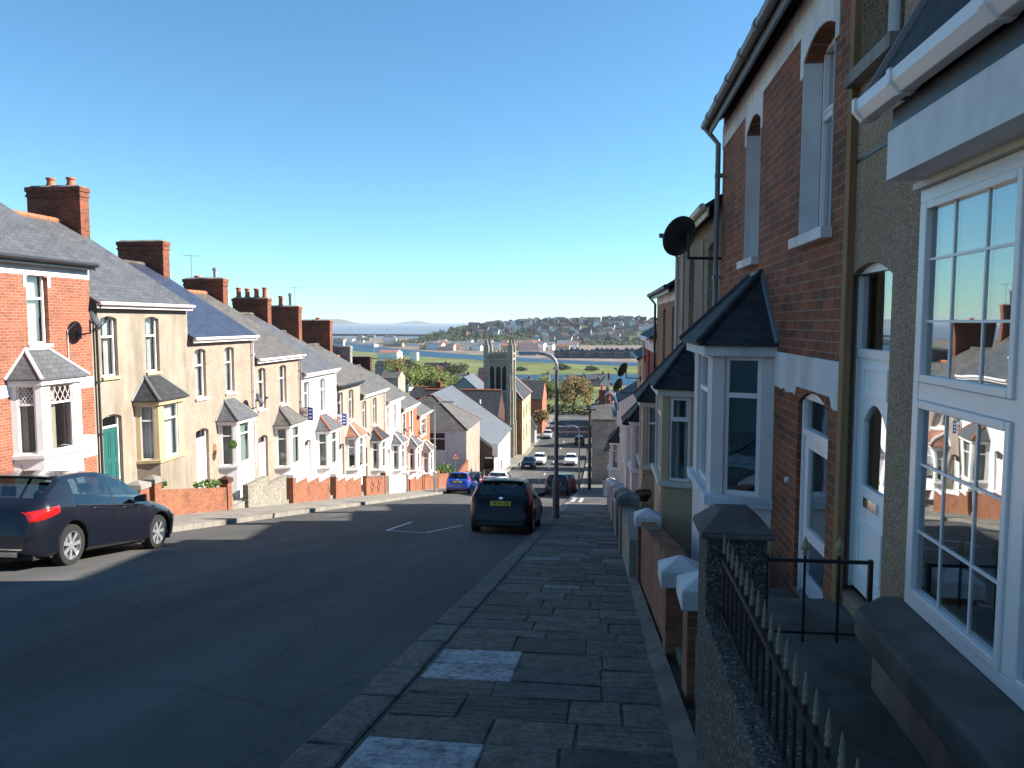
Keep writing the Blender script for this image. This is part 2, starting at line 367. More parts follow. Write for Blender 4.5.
def door(par,T,u0,u1,z0,z1,n0,mat='upvc',style='panel',fan=.35,glz='glass',frame='upvc'):
    f=MB(T); w=.06
    f.box(u0,u0+w,n0-.07,n0,z0,z1); f.box(u1-w,u1,n0-.07,n0,z0,z1); f.box(u0+w,u1-w,n0-.07,n0,z1-w,z1)
    zf=z1-fan
    if fan: f.box(u0+w,u1-w,n0-.07,n0+.002,zf-w*.5,zf+w*.5)
    fr=f.build('door_frame',M[frame],par)
    if fan:
        g=MB(T); g.box(u0+w*.6,u1-w*.6,n0-.04,n0-.034,zf+w*.4,z1-w*.6); g.build('fanlight',M[glz],fr)
    d=MB(T); a,b,c,e=u0+w,u1-w,z0+.02,zf-w*.5
    n1=n0-.02
    if style=='glazed':
        s=.11
        d.box(a,a+s,n1-.04,n1,c,e); d.box(b-s,b,n1-.04,n1,c,e); d.box(a+s,b-s,n1-.04,n1,c,c+.16); d.box(a+s,b-s,n1-.04,n1,e-s,e); zz=c+(e-c)*.38; d.box(a+s,b-s,n1-.04,n1,zz-.05,zz+.05)
        do=d.build('door',M[mat],par)
        g=MB(T); g.box(a+s*.9,b-s*.9,n1-.03,n1-.02,c+.15,e-s*.9); g.build('pane',M[glz],do)
    elif style=='arched':
        s=.14; zs=c+(e-c)*.46; ze=e-.32
        d.box(a,a+s,n1-.04,n1,c,e); d.box(b-s,b,n1-.04,n1,c,e); d.box(a+s,b-s,n1-.04,n1,c,zs)
        k=10; pr=None
        for i in range(k+1):
            t=i/k; u=a+s+(b-a-2*s)*t; z=ze-.14*(2*t-1)**2*1.0
            if pr: d.hexa([(pr[0],n1-.04,pr[1]),(u,n1-.04,z),(u,n1-.04,e),(pr[0],n1-.04,e)],[(pr[0],n1,pr[1]),(u,n1,z),(u,n1,e),(pr[0],n1,e)])
            pr=(u,z)
        # raised mouldings
        for (q0,q1,q2,q3) in ((a+s*.9,b-s*.9,c+.15,c+.52),(a+s*.9,b-s*.9,e-.27,e-.06)):
            for bx in ((q0,q1,q2,q2+.02),(q0,q1,q3-.02,q3),(q0,q0+.02,q2+.02,q3-.02),(q1-.02,q1,q2+.02,q3-.02)): d.box(bx[0],bx[1],n1,n1+.012,bx[2],bx[3])
        do=d.build('door',M[mat],par)
        g=MB(T); g.box(a+s*.9,b-s*.9,n1-.03,n1-.02,zs-.02,ze+.0); g.build('pane',M[glz],do)
        l=MB(T); l.box((a+b)/2-.13,(a+b)/2+.13,n1,n1+.014,zs-.14,zs-.07); l.build('letterbox',M['chrome'],do)
    else:
        d.box(a,b,n1-.04,n1,c,e)
        h=e-c; um=(a+b)/2
        for (q0,q1) in ((a+.09,um-.04),(um+.04,b-.09)):
            for (q2,q3) in ((c+.14,c+h*.42),(c+h*.5,e-.12)):
                for bx in ((q0,q1,q2,q2+.015),(q0,q1,q3-.015,q3),(q0,q0+.015,q2+.015,q3-.015),(q1-.015,q1,q2+.015,q3-.015)): d.box(bx[0],bx[1],n1,n1+.01,bx[2],bx[3])
        do=d.build('door',M[mat],par)
    h=MB(T); h.lathe((a+.07,n1,c+1.0),[(.012,0),(.012,.04),(.024,.045),(.024,.065),(.01,.07)],8,'x' if False else 'z'); h.build('handle',M['chrome'],do)
    return do
def bay(par,T,pts,zs,zt,wm,roofm,hip='white',fm='upvc',curt='net',tr=.72,base=None,top=(.62,1.25),rh=.65,fas='white',marg=(.14,.30,.14),zb=-1.6,pane='glass',lattice=False,sash=False,gut=None,fh=.16):
    b=MB(T)
    cx=sum(p[0] for p in pts)/4
    fac=[]
    for (P0,P1,mg) in zip(pts,pts[1:],marg):
        dx,dn=P1[0]-P0[0],P1[1]-P0[1]; L=math.hypot(dx,dn); ex=(dx/L,dn/L); nn=(-ex[1],ex[0])
        if nn[1]<0 or (abs(nn[1])<1e-6 and (nn[0]*(P0[0]-cx)<0)): nn=(-nn[0],-nn[1])
        def FT(p,P0=P0,ex=ex,nn=nn): return T((P0[0]+ex[0]*p[0]+nn[0]*p[1],P0[1]+ex[1]*p[0]+nn[1]*p[1],p[2]))
        fac.append((FT,L,mg)); 
        m=MB(FT); th=.10
        w0,w1=mg,L-mg
        for q in ((0,w0,zb,zt),(w1,L,zb,zt),(w0,w1,zb,zs)): b.v,m.v=b.v,m.v; m.box(q[0],q[1],-th,0,q[2],q[3])
        off=len(b.v); b.v+=m.v; b.f+=[[i+off for i in f] for f in m.f]
    bo=b.build('bay',M[wm],par)
    # separate render base if the plinth is of another stuff
    if base:
        q=MB(T); o=.012
        ring=[(p[0]+(-o if i in (0,1) else o),p[1]+(o if i in (1,2) else 0)) for i,p in enumerate(pts)]
        q.hexa([(p[0],p[1],zb) for p in ring],[(p[0],p[1],zs-.12) for p in ring]); q.build('plinth',M[base],bo)
    s=MB(T); o=.07
    ring=[(p[0]+(-o if i in (0,1) else o),p[1]+(o if i in (1,2) else -.05)) for i,p in enumerate(pts)]
    s.hexa([(p[0],p[1],zs-.11) for p in ring],[(p[0],p[1],zs-.01) for p in ring]); s.build('sill',M[fas],bo,bev=.008)
    f=MB(T); o=.10
    ring=[(p[0]+(-o if i in (0,1) else o),p[1]+(o if i in (1,2) else -.03)) for i,p in enumerate(pts)]
    f.hexa([(p[0],p[1],zt) for p in ring],[(p[0],p[1],zt+fh) for p in ring]); f.build('fascia',M[fas],bo,bev=.01)
    z2=zt+fh; o=.16
    ring=[(p[0]+(-o if i in (0,1) else o),p[1]+(o if i in (1,2) else -.03),z2+.004) for i,p in enumerate(pts)]
    u0=pts[0][0]+top[0]; u1=pts[0][0]+top[1]
    ring[0]=(ring[0][0],0,ring[0][2]); ring[3]=(ring[3][0],0,ring[3][2])
    A=(u0,.0,z2+rh); B=(u1,.0,z2+rh)
    r=MB(T); fA=(u0+.02,.05,z2+rh-.02); fB=(u1-.02,.05,z2+rh-.02)
    r.face([ring[0],ring[1],A]); r.face([ring[1],ring[2],B,A]); r.face([ring[2],ring[3],B])
    lo=[(p[0],p[1],p[2]-.035) for p in ring]
    for i in range(3): r.face([lo[i],lo[i+1],ring[i+1],ring[i]])
    r.face([lo[0],lo[1],lo[2],lo[3]])
    ro=r.build('bay_roof',M[roofm],bo)
    if hip:
        h=MB(T)
        h.tube([A,ring[1]],.045,6); h.build('hip_tiles',M[hip],bo)
        h=MB(T); h.tube([B,ring[2]],.045,6); h.build('hip_tiles',M[hip],bo)
        h=MB(T); h.tube([ring[0],A,B,ring[3]],.04,6); h.build('flashing',M['lead' if hip!='white' else 'white'],bo)
    if gut:
        g=MB(T); g.tube([(p[0],p[1]+(.03 if i in (1,2) else 0),p[2]-.02) for i,p in enumerate(ring)],.045,8); g.build('gutter',M[gut],bo)
    for FT,L,mg in fac:
        window(bo,FT,mg,L-mg,zs+.0,zt,-.03,fm,tr,(),curt,None,pane,lattice=lattice,sash=sash,fw=.045)
    # interior floor so that nobody looks down a shaft
    return bo
def pot(ch,T,u,n,z,kind='pot',h=.42):
    m=MB(T)
    if kind=='flue': m.lathe((u,n,z),[(.09,0),(.09,h),(.13,h+.02),(.13,h+.1),(.05,h+.16)],12); mt='steel'
    elif kind=='cream': m.lathe((u,n,z),[(.14,0),(.11,.1),(.10,h),(.13,h+.02),(.13,h+.06)],12); mt='oldwhite'
    else: m.lathe((u,n,z),[(.16,0),(.15,.06),(.125,.12),(.12,h-.08),(.155,h-.06),(.155,h),(.10,h),(.10,h-.1)],14); mt='terracotta'
    m.build('chimney_pot',M[mt],ch,smooth='auto')
def aerial(ch,T,u,n,z,h=1.3):
    m=MB(T); m.tube([(u,n,z-.3),(u,n,z+h)],.016,5); m.tube([(u-.25,n-.25,z+h-.08),(u+.3,n+.3,z+h-.08)],.012,5)
    for k in range(6):
        t=-.22+.1*k; m.tube([(u+t-.12,n+t+.12,z+h-.08),(u+t+.12,n+t-.12,z+h-.08)],.008,4)
    m.build('aerial',M['steel'],ch)
def chimney(par,T,u0,u1,n0,n1,z0,z1,mat='chimbrick',pots=(),aer=None,cap=None,dark=None):
    m=MB(T); m.box(u0,u1,n0,n1,z0,z1-.34)
    m.box(u0-.035,u1+.035,n0-.035,n1+.035,z1-.34,z1-.26); m.box(u0-.01,u1+.01,n0-.01,n1+.01,z1-.26,z1-.16); m.box(u0-.045,u1+.045,n0-.045,n1+.045,z1-.16,z1)
    c=m.build('chimney',M[mat],par,bev=.008)
    k=MB(T); k.hexa([(u0,n0,z1),(u1,n0,z1),(u1,n1,z1),(u0,n1,z1)],[(u0+.1,n0+.1,z1+.07),(u1-.1,n0+.1,z1+.07),(u1-.1,n1-.1,z1+.07),(u0+.1,n1-.1,z1+.07)]); k.build('flaunching',M['concrete'],c)
    for (t,kind,h) in pots: pot(c,T,(u0+u1)/2,n1+(n0-n1)*t,z1+.04,kind,h)
    if aer: aerial(c,T,(u0+u1)/2,n1+(n0-n1)*aer,z1,1.2)
    return c
def TT(sgn): return lambda p:(sgn*p[1],p[0],p[2])
def house(sgn,Xf,y0,y1,eave,floor,label,wall='white',roof='slate',D=4.4,rise=2.75,holes=(),gut='upvc',over=.24,ridge='terracotta',group='terraced houses stepping down the street',base=-1.6,name='terraced_house'):
    W=y1-y0; H=eave-floor; T=TT(sgn)
    r=empty(name,(Xf,y0,floor),label,'house',group)
    m=MB(T); panel(m,0,W,base,H,holes)
    B=-2*D
    for u in (0,W):
        uu=u+(.003 if u==0 else -.003)
        m.face([(uu,0,base),(uu,B,base),(uu,B,H),(uu,-D,H+rise-.05),(uu,0,H)])
    m.face([(0,B,base),(W,B,base),(W,B,H),(0,B,H)])
    m.face([(0,-.02,-.02),(W,-.02,-.02),(W,B,-.02),(0,B,-.02)])
    m.face([(0,-.15,2.75),(W,-.15,2.75),(W,B,2.75),(0,B,2.75)])
    m.build('wall',M[wall],r,rec=False)
    sl=rise/D; q=MB(T); th=.07; a,b=0.0,W+.012
    q.hexa([(a,over,H-over*sl),(b,over,H-over*sl),(b,-D,H+rise),(a,-D,H+rise)],[(a,over,H-over*sl+th),(b,over,H-over*sl+th),(b,-D,H+rise+th),(a,-D,H+rise+th)])
    q.hexa([(a,B-over,H-over*sl),(b,B-over,H-over*sl),(b,-D,H+rise-.002),(a,-D,H+rise-.002)],[(a,B-over,H-over*sl+th),(b,B-over,H-over*sl+th),(b,-D,H+rise+th-.002),(a,-D,H+rise+th-.002)])
    ro=q.build('roof',M[roof],r)
    if ridge:
        g=MB(T); n=int(W/.45)
        for k in range(n):
            u=W*k/n; g.tube([(u+.01,-D,H+rise+th-.01),(u+W/n-.01,-D,H+rise+th-.01)],.11,8)
        g.build('ridge_tiles',M[ridge],ro)
    g=MB(T); zg=H-over*sl+.03; ng=over+.045
    g.tube([(.01,ng,zg),(W-.01,ng,zg)],.055,8)
    g.box(.0,W,over-.05,over-.02,zg-.14,zg+.02)
    g.build('gutter',M[gut],r,smooth='auto')
    r['_W']=W; r['_H']=H
    return r,T,W,H
def downpipe(par,T,u,z0,z1,mat,n=.08,over=.28):
    m=MB(T); m.tube([(u,over,z1+.0),(u,over,z1-.1),(u,n,z1-.34),(u,n,z0)],.038,8)
    z=z1-.8
    while z>z0: m.box(u-.05,u+.05,0,n+.04,z-.025,z+.025); z-=1.5
    m.build('downpipe',M[mat],par,smooth='auto')
def dish(loc,az,el,d,label,armdir,armlen=.35,group='satellite dishes on the house fronts'):
    r=empty('satellite_dish',loc,label,'satellite dish',group)
    m=MB(); f=Vector((math.cos(el)*math.cos(az),math.cos(el)*math.sin(az),math.sin(el))); s=f.cross(Vector((0,0,1))).normalized(); t=s.cross(f)
    rings=[]; n=24
    for sgn_,off in ((1,0),(1,-.02)):
        for k in (0,.3,.55,.8,1):
            rings.append([m.pt(f*(.14*d*k*k+off-.0)+s*(d/2*k*math.cos(2*PI*j/n))+t*(d/2*.86*k*math.sin(2*PI*j/n))) for j in range(n)] if k else [m.pt(f*off)]*1)
    def conn(A,B):
        if len(A)==1:
            for j in range(n): m.f.append([A[0],B[j],B[(j+1)%n]])
        else:
            for j in range(n): m.f.append([A[j],A[(j+1)%n],B[(j+1)%n],B[j]])
    for i in range(4): conn(rings[i],rings[i+1]); conn(rings[5+i],rings[6+i])
    conn(rings[4],rings[9])
    m.build('reflector',M['dishmat'],r,smooth='auto')
    a=MB(); lo=-t*(d*.42)+f*.02; e=f*(d*.62)-t*(d*.12)
    a.tube([lo,e],.014,6); a.tube([e-f*.0,e-f*.10],.035,10); a.box(e.x-.03,e.x+.03,e.y-.03,e.y+.03,e.z-.03,e.z+.03); a.build('feed_arm',M['dishmat'],r)
    b=MB(); ad=Vector(armdir).normalized(); b.tube([(0,0,-.02),-f*.09],.03,8); b.tube([-f*.09+Vector((0,0,.08)),-f*.09-Vector((0,0,.3))],.022,8); b.tube([-f*.09-Vector((0,0,.28)),-f*.09-Vector((0,0,.3))+ad*armlen],.022,8)
    p=-f*.09-Vector((0,0,.3))+ad*armlen; b.box(p.x-.03,p.x+.03,p.y-.08,p.y+.08,p.z-.1,p.z+.1); b.build('wall_bracket',M['blackpl'],r)
    return r
def textobj(txt,size,mat,parent,loc,rot,depth=.002,bold=False):
    cu=bpy.data.curves.new('lettering','FONT'); cu.body=txt; cu.size=size; cu.extrude=depth; cu.align_x='CENTER'; cu.align_y='CENTER'
    if bold: cu.offset=size*.02
    t=bpy.data.objects.new('lettering',cu); COL.objects.link(t)
    bpy.context.view_layer.update()
    me=bpy.data.meshes.new_from_object(t.evaluated_get(bpy.context.evaluated_depsgraph_get())); bpy.data.objects.remove(t)
    me.materials.clear(); me.materials.append(M[mat]); o=bpy.data.objects.new('lettering',me); COL.objects.link(o); o.parent=parent; o.location=loc; o.rotation_euler=rot
    return o
# ------------------------------------------------------------------ cars: a lofted shell, +x is forward, rear bumper at x=0
def interp(pts,x):
    if x<=pts[0][0]: return pts[0][1]
    for (a,za),(b,zb) in zip(pts,pts[1:]):
        if x<=b:
            t=(x-a)/(b-a); return za+(zb-za)*t
    return pts[-1][1]
CARS={
 'hatch':dict(L=4.40,W=1.81,wb=(.93,3.60),r=.335,belt=[(0,.55),(.10,.80),(.3,.98),(.9,.97),(2.4,.92),(3.2,.90),(3.9,.76),(4.38,.60)],
   top=[(0,.58),(.015,.70),(.04,.84),(.08,.95),(.14,1.01),(.24,1.08),(.72,1.40),(.80,1.435),(1.4,1.50),(1.9,1.51),(2.3,1.47),(2.6,1.40),(3.35,.985),(3.6,.93),(4.1,.83),(4.3,.72),(4.38,.60),(4.40,.50)],
   rear=(.27,.69),wind=(2.62,3.30),side=[(.98,1.16),(1.22,1.98),(2.06,2.98)],bz=.22),
 'supermini':dict(L=3.92,W=1.70,wb=(.68,3.17),r=.30,belt=[(0,.55),(.1,.84),(.25,.93),(.9,.92),(2.2,.88),(2.9,.86),(3.5,.74),(3.9,.58)],
   top=[(0,.56),(.012,.70),(.035,.82),(.07,.90),(.11,.94),(.17,.98),(.42,1.36),(.50,1.41),(1.0,1.45),(1.6,1.46),(2.0,1.42),(2.25,1.36),(2.95,.96),(3.2,.90),(3.7,.78),(3.85,.66),(3.90,.55),(3.92,.46)],
   rear=(.19,.40),wind=(2.28,2.90),side=[(.62,.86),(.94,1.60),(1.68,2.62)],bz=.22)}
def car(kind,paintm,loc,rz,label,group='cars parked along the street',roll=0,pitch=0,plate=None,rearlamp='high',detail=True,rev=False):
    S=CARS[kind]; L,W=S['L'],S['W']; x0,x1=S['wb']; wr=S['r']; ra=wr+.055
    st=sorted(set([round(i*.055,3) for i in range(int(L/.055)+1)]+[p[0] for p in S['top']]+[L]+[a for s in S['side'] for a in s]+list(S['rear'])+list(S['wind'])+[c+d for c in (x0,x1) for d in (-ra,-ra*.97,-ra*.88,ra*.88,ra*.97,ra)]))
    st=[x for i,x in enumerate(st) if i==0 or x-st[i-1]>.004]
    def prof(x):
        zt=interp(S['top'],x); bl=min(interp(S['belt'],x),zt-.02)
        e=min(x,L-x); k=1-max(0,(.42-e)/.42)**2.2*.20
        hw=W/2*k
        zb=S['bz']+(max(0,.35-e)**1.5)*.35
        for c in (x0,x1):
            if abs(x-c)<ra: zb=max(zb,wr+math.sqrt(ra*ra-(x-c)**2))
        zb=min(zb,bl-.06)
        g=max(0,min(1,(zt-bl)/.55))      # how much cabin stands over the belt
        wt=hw*(.88-.18*g)
        zm=max(zb+.02,.55)
        zm=min(zm,bl-.03)
        return [(hw-.05,zb),(hw-.012,zb+min(.05,(zm-zb)*.4)),(hw,zm),(hw-.008,bl-min(.09,(bl-zm)*.4)),(hw-.03-.0*g,bl),(hw-.035-(hw-.035-wt)*.48,bl+(zt-bl)*.46),(wt+.01,zt-.075*g-.012),(wt-.07,zt-.02*g-.004),(wt*.5,zt-.004*g),(0,zt)]
    NP=10
    def Spt(x,s,off=0):    # surface point, s in 0..9
        p=prof(x); i=min(int(s),NP-2); t=s-i
        y=p[i][0]+(p[i+1][0]-p[i][0])*t; z=p[i][1]+(p[i+1][1]-p[i][1])*t
        return Vector((x,y,z))
    r=empty('parked_car',loc,label,'car',group,rz); r.rotation_euler=(roll,pitch,rz)
    body=MB(); sg={}; pr=[prof(x) for x in st]
    idx={}
    for side in (1,-1):
        for i,x in enumerate(st):
            for j in range(NP):
                if j==NP-1 and side==-1: idx[(side,i,j)]=idx[(1,i,j)]; continue
                idx[(side,i,j)]=body.pt((x,side*pr[i][j][0],pr[i][j][1]))
    glass={}
    trimf=[]
    for side in (1,-1):
        for i in range(len(st)-1):
            xm=(st[i]+st[i+1])/2
            for j in range(NP-1):
                q=[(side,i,j),(side,i+1,j),(side,i+1,j+1),(side,i,j+1)]
                key=None
                if j in (4,5):
                    for wi,(a,b) in enumerate(S['side']):
                        if a<xm<b: key=('side_window',side,wi)
                if j in (7,8) or (j==6 and False):
                    if S['rear'][0]<xm<S['rear'][1]: key='rear_window'
                    if S['wind'][0]<xm<S['wind'][1]: key='windscreen'
                if j==6 and (S['wind'][0]+.08<xm<S['wind'][1]): key='windscreen'
                if key: glass.setdefault(key,MB()).face([(body.v[idx[k]]) for k in q])
                else: body.f.append([idx[k] for k in (q if side==1 else q[::-1])])
    for i in (0,len(st)-1): body.f.append([idx[(1,i,j)] for j in range(NP)]+[idx[(-1,i,j)] for j in range(NP-2,-1,-1)])
    bo=body.build('body',M[paintm],r,smooth='auto',rec=False)
    bo.data.set_sharp_from_angle(angle=R(28))
    for k,g in glass.items():
        if g.f: g.build(k if isinstance(k,str) else k[0],M['carglass'],r,smooth=True,rec=False)
    # under tray, cabin floor, seats
    u=MB(); u.box(.15,L-.15,-W/2+.12,W/2-.12,.18,.30); u.box(x0+.45,x1-.45,-W/2+.1,W/2-.1,.29,.42); u.build('underside',M['black'],r)
    s=MB()
    for (cx,h) in ((1.15,1.05),(2.05,1.1)):
        for y in (-.36,.36): s.box(cx,cx+.5,y-.24,y+.24,.40,.60); s.hexa([(cx,y-.24,.58),(cx+.14,y-.24,.58),(cx+.14,y+.24,.58),(cx,y+.24,.58)],[(cx-.12,y-.2,h),(cx-.03,y-.2,h),(cx-.03,y+.2,h),(cx-.12,y+.2,h)]); s.box(cx-.13,cx-.05,y-.11,y+.11,h+.03,h+.19)
    s.box(2.75,3.1,-W/2+.2,W/2-.2,.7,.92); s.build('seats',M['black'],r,bev=.02)
    def patch(name,mat,xs,ss,off=.012,side=1,par=None,nx=8,ns=6,mask=None):
        m=MB(); g=[]
        for a in range(nx+1):
            row=[]
            for c in range(ns+1):
                tx,ts=a/nx,c/ns; x=xs(tx,ts) if callable(xs) else xs[0]+(xs[1]-xs[0])*tx; s_=ss(tx,ts) if callable(ss) else ss[0]+(ss[1]-ss[0])*ts
                p=Spt(x,s_); e=.004; px=Spt(x+e,s_)-p; ps=Spt(x,s_+.02)-p; n=px.cross(ps)
                n=n.normalized() if n.length>1e-9 else Vector((0,1,0))
                if n.y<0: n=-n
                edge=0 if (a in (0,nx) or c in (0,ns)) else 1
                p=p+n*(off*(.15+.85*edge)); row.append(m.pt((p.x,side*p.y,p.z)))
            g.append(row)
        for a in range(nx):
            for c in range(ns): m.f.append([g[a][c],g[a+1][c],g[a+1][c+1],g[a][c+1]])
        return m.build(name,M[mat],par or r,smooth=True)
    def szt(x,zt_):
        p=prof(x)
        for i in range(NP-1):
            if p[i][1]<=zt_<=p[i+1][1]: return i+(zt_-p[i][1])/max(1e-6,p[i+1][1]-p[i][1])
        return 4.0
    for side in (1,-1):
        if rearlamp=='wide': patch('tail_light','redlens',lambda t,s:.065+.46*t,lambda t,s:szt(.065+.46*t,(.735+.14*t)+s*(.155-.02*t-.06*max(0,t-.6))),.028,side,nx=14,ns=8)
        else: patch('tail_light','redlens',lambda t,s:.075+.13*t+.22*s,lambda t,s:3.2+3.2*s-.2*t,.02,side,nx=6,ns=14)
        patch('headlight','chrome',lambda t,s:L-.40+.34*t,(3.0,4.0),.012,side)
        if detail:
            patch('door_handle',paintm,(1.42,1.60),(3.3,3.6),.03,side,nx=4,ns=4); patch('door_handle',paintm,(2.30,2.48),(3.3,3.6),.03,side,nx=4,ns=4)
            m=MB(); c=Spt(S['side'][-1][1]-.28,4.3)
            m.hexa([(c.x-.06,side*(c.y+.02),c.z-.02),(c.x+.07,side*(c.y+.02),c.z-.02),(c.x+.10,side*(c.y+.2),c.z),(c.x-.02,side*(c.y+.22),c.z)],[(c.x-.05,side*(c.y+.02),c.z+.08),(c.x+.05,side*(c.y+.02),c.z+.08),(c.x+.07,side*(c.y+.2),c.z+.14),(c.x-.02,side*(c.y+.22),c.z+.14)])
            m.build('wing_mirror',M['p_black'],r,bev=.02)
            # shut lines
            l=MB()
            for xx in [S['side'][-1][0]-.04,S['side'][-1][1]+.05,S['side'][-2][0]-.05]:
                pts=[Spt(xx,.9+k*.31)+Vector((0,.0015,0)) for k in range(11)]
                l.tube([(p.x,side*p.y,p.z) for p in pts],.005,4)
            l.build('shut_lines',M['text'],r)
            # window rubber trim along the belt
            l=MB(); pts=[Spt(S['side'][0][0]+(S['side'][-1][1]-S['side'][0][0])*k/16,4.0)+Vector((0,.004,0)) for k in range(17)]
            l.tube([(p.x,side*p.y,p.z) for p in pts],.011,5); l.build('belt_trim',M['blackpl'],r)
        for xc in (x0,x1):
            w=MB(); yo=side*(W/2-.02); d=-side
            prf=[(wr*.62,0.015*d),(wr*.68,0),(wr*.93,0.0),(wr,.035*d),(wr,.165*d),(wr*.93,.20*d),(wr*.6,.20*d)]
            w.lathe((xc,yo,wr),prf,28,'y'); w.f=w.f[:-2]; wo=w.build('wheel',M['black'],r,smooth='auto')
            k=MB(); k.lathe((xc,yo,wr),[(wr*.70,.006*d),(wr*.645,.004*d),(wr*.62,.03*d),(wr*.60,.07*d)],28,'y')
            # open ring only: drop the end caps
            k.f=k.f[:-2]
            for a in range(7):
                an=2*PI*a/7+.2; ca,sa=math.cos(an),math.sin(an); hw=.030
                def q(rr,w_,dep): return (xc+rr*ca-w_*sa,yo+dep*d,wr+rr*sa+w_*ca)
                k.hexa([q(.04,-.022,.02),q(.04,.022,.02),q(wr*.65,hw*1.25,.012),q(wr*.65,-hw*1.25,.012)],[q(.04,-.022,.05),q(.04,.022,.05),q(wr*.65,hw,.05),q(wr*.65,-hw,.05)])
            k.lathe((xc,yo,wr),[(.05,.012*d),(.055,.05*d)],14,'y'); k.build('rim',M['alloy'],wo)
            h=MB(); h.lathe((xc,yo,wr),[(wr*.6,.10*d),(wr*.6,.12*d)],20,'y'); h.build('brake_disc',M['greypl'],wo)
            a=MB(); n=14; off=[]
            for t in range(n+1):
                an=PI*t/n; off.append((xc+ra*.995*math.cos(an),wr+ra*.995*math.sin(an)))
            for (p,q_) in zip(off,off[1:]): a.face([(p[0],side*(W/2-.07),p[1]),(q_[0],side*(W/2-.07),q_[1]),(q_[0],side*(W/2-.45),q_[1]),(p[0],side*(W/2-.45),p[1])])
            a.build('wheel_arch',M['black'],r)
    # rear details
    if True:
        pz=.80 if kind=='supermini' else .62
        xr=[x for x in [i*.004 for i in range(120)] if interp(S['top'],x)>=pz][0]
        m=MB(); m.box(-.012+max(0,xr-.03),xr+.05,-.27,.27,pz-.06,pz+.06); pl=m.build('number_plate',M['plate_y'],r)
        if plate:
            textobj(plate,.115,'text',pl,(-.016+max(0,xr-.03),0,pz-.003),(PI/2,0,-PI/2),.002,True)
        m=MB(); m.box(-.03,.06,-W*.40,W*.40,.34,.36); m.box(-.02,.06,-W*.36,W*.36,.24,.31); m.build('bumper_trim',M['chrome' if rearlamp=='wide' else 'blackpl'],r)
        if detail:
            zb=pz+.115; xe=[x for x in [i*.004 for i in range(150)] if interp(S['top'],x)>=zb][0]
            m=MB(); m.lathe((xe-.006,0,zb),[(.001,-.008),(.055,-.006),(.06,.02)],16,'x'); m.build('badge',M['chrome'],r)
            e=S['rear']; p=Spt(e[1]+.02,9); m=MB(); m.hexa([(p.x-.10,-W*.31,p.z+.0),(p.x-.10,W*.31,p.z+.0),(p.x+.15,W*.32,p.z+.012),(p.x+.15,-W*.32,p.z+.012)],[(p.x-.10,-W*.31,p.z+.03),(p.x-.10,W*.31,p.z+.03),(p.x+.15,W*.32,p.z+.04),(p.x+.15,-W*.32,p.z+.04)]); m.build('spoiler',M[paintm],r,bev=.01)
            m=MB(); p=Spt(e[0]+.0,9); p2=Spt(e[0]+(e[1]-e[0])*.55,9); m.tube([(p.x-.01,0,p.z+.02),(p2.x-.02,.3,p2.z+.012)],.010,5); m.build('rear_wiper',M['blackpl'],r)
            m=MB(); m.tube([(.9,0,1.44),(.78,0,1.60)],.006,5); m.build('aerial',M['blackpl'],r)
    m=MB(); m.box(L-.06,L+.008,-.26,.26,.40,.50); m.build('front_number_plate',M['whitewood'],r)
    m=MB(); m.box(L-.10,L+.004,-.5,.5,.52,.60); m.box(L-.10,L+.002,-.6,.6,.28,.38); m.build('grille',M['blackpl'],r)
    return r
# ================================================================== GROUND, ROAD, PAVEMENTS
XK_R,XK_L=-1.65,-10.4; WR,WL=.52,-12.7
def strip(name,x0,x1,ys,dz,mat,kind='structure',th=.0,crown=0,zf=P):
    m=MB(); nx=8 if crown else 1
    for ya,yb in zip(ys,ys[1:]):
        for i in range(nx):
            xa,xb=x0+(x1-x0)*i/nx,x0+(x1-x0)*(i+1)/nx
            c=lambda x:crown*(1-(2*(x-x0)/(x1-x0)-1)**2)
            m.face([(xa,ya,zf(ya)+dz+c(xa)),(xb,ya,zf(ya)+dz+c(xa+xb-xa)),(xb,yb,zf(yb)+dz+c(xb)),(xa,yb,zf(yb)+dz+c(xa))])
            if th and i in (0,nx-1):
                for x in (x0,x1): m.face([(x,ya,zf(ya)+dz),(x,yb,zf(yb)+dz),(x,yb,zf(yb)+dz-th),(x,ya,zf(ya)+dz-th)])
    return tag(m.build(name,mat,rec=False),kind=kind)
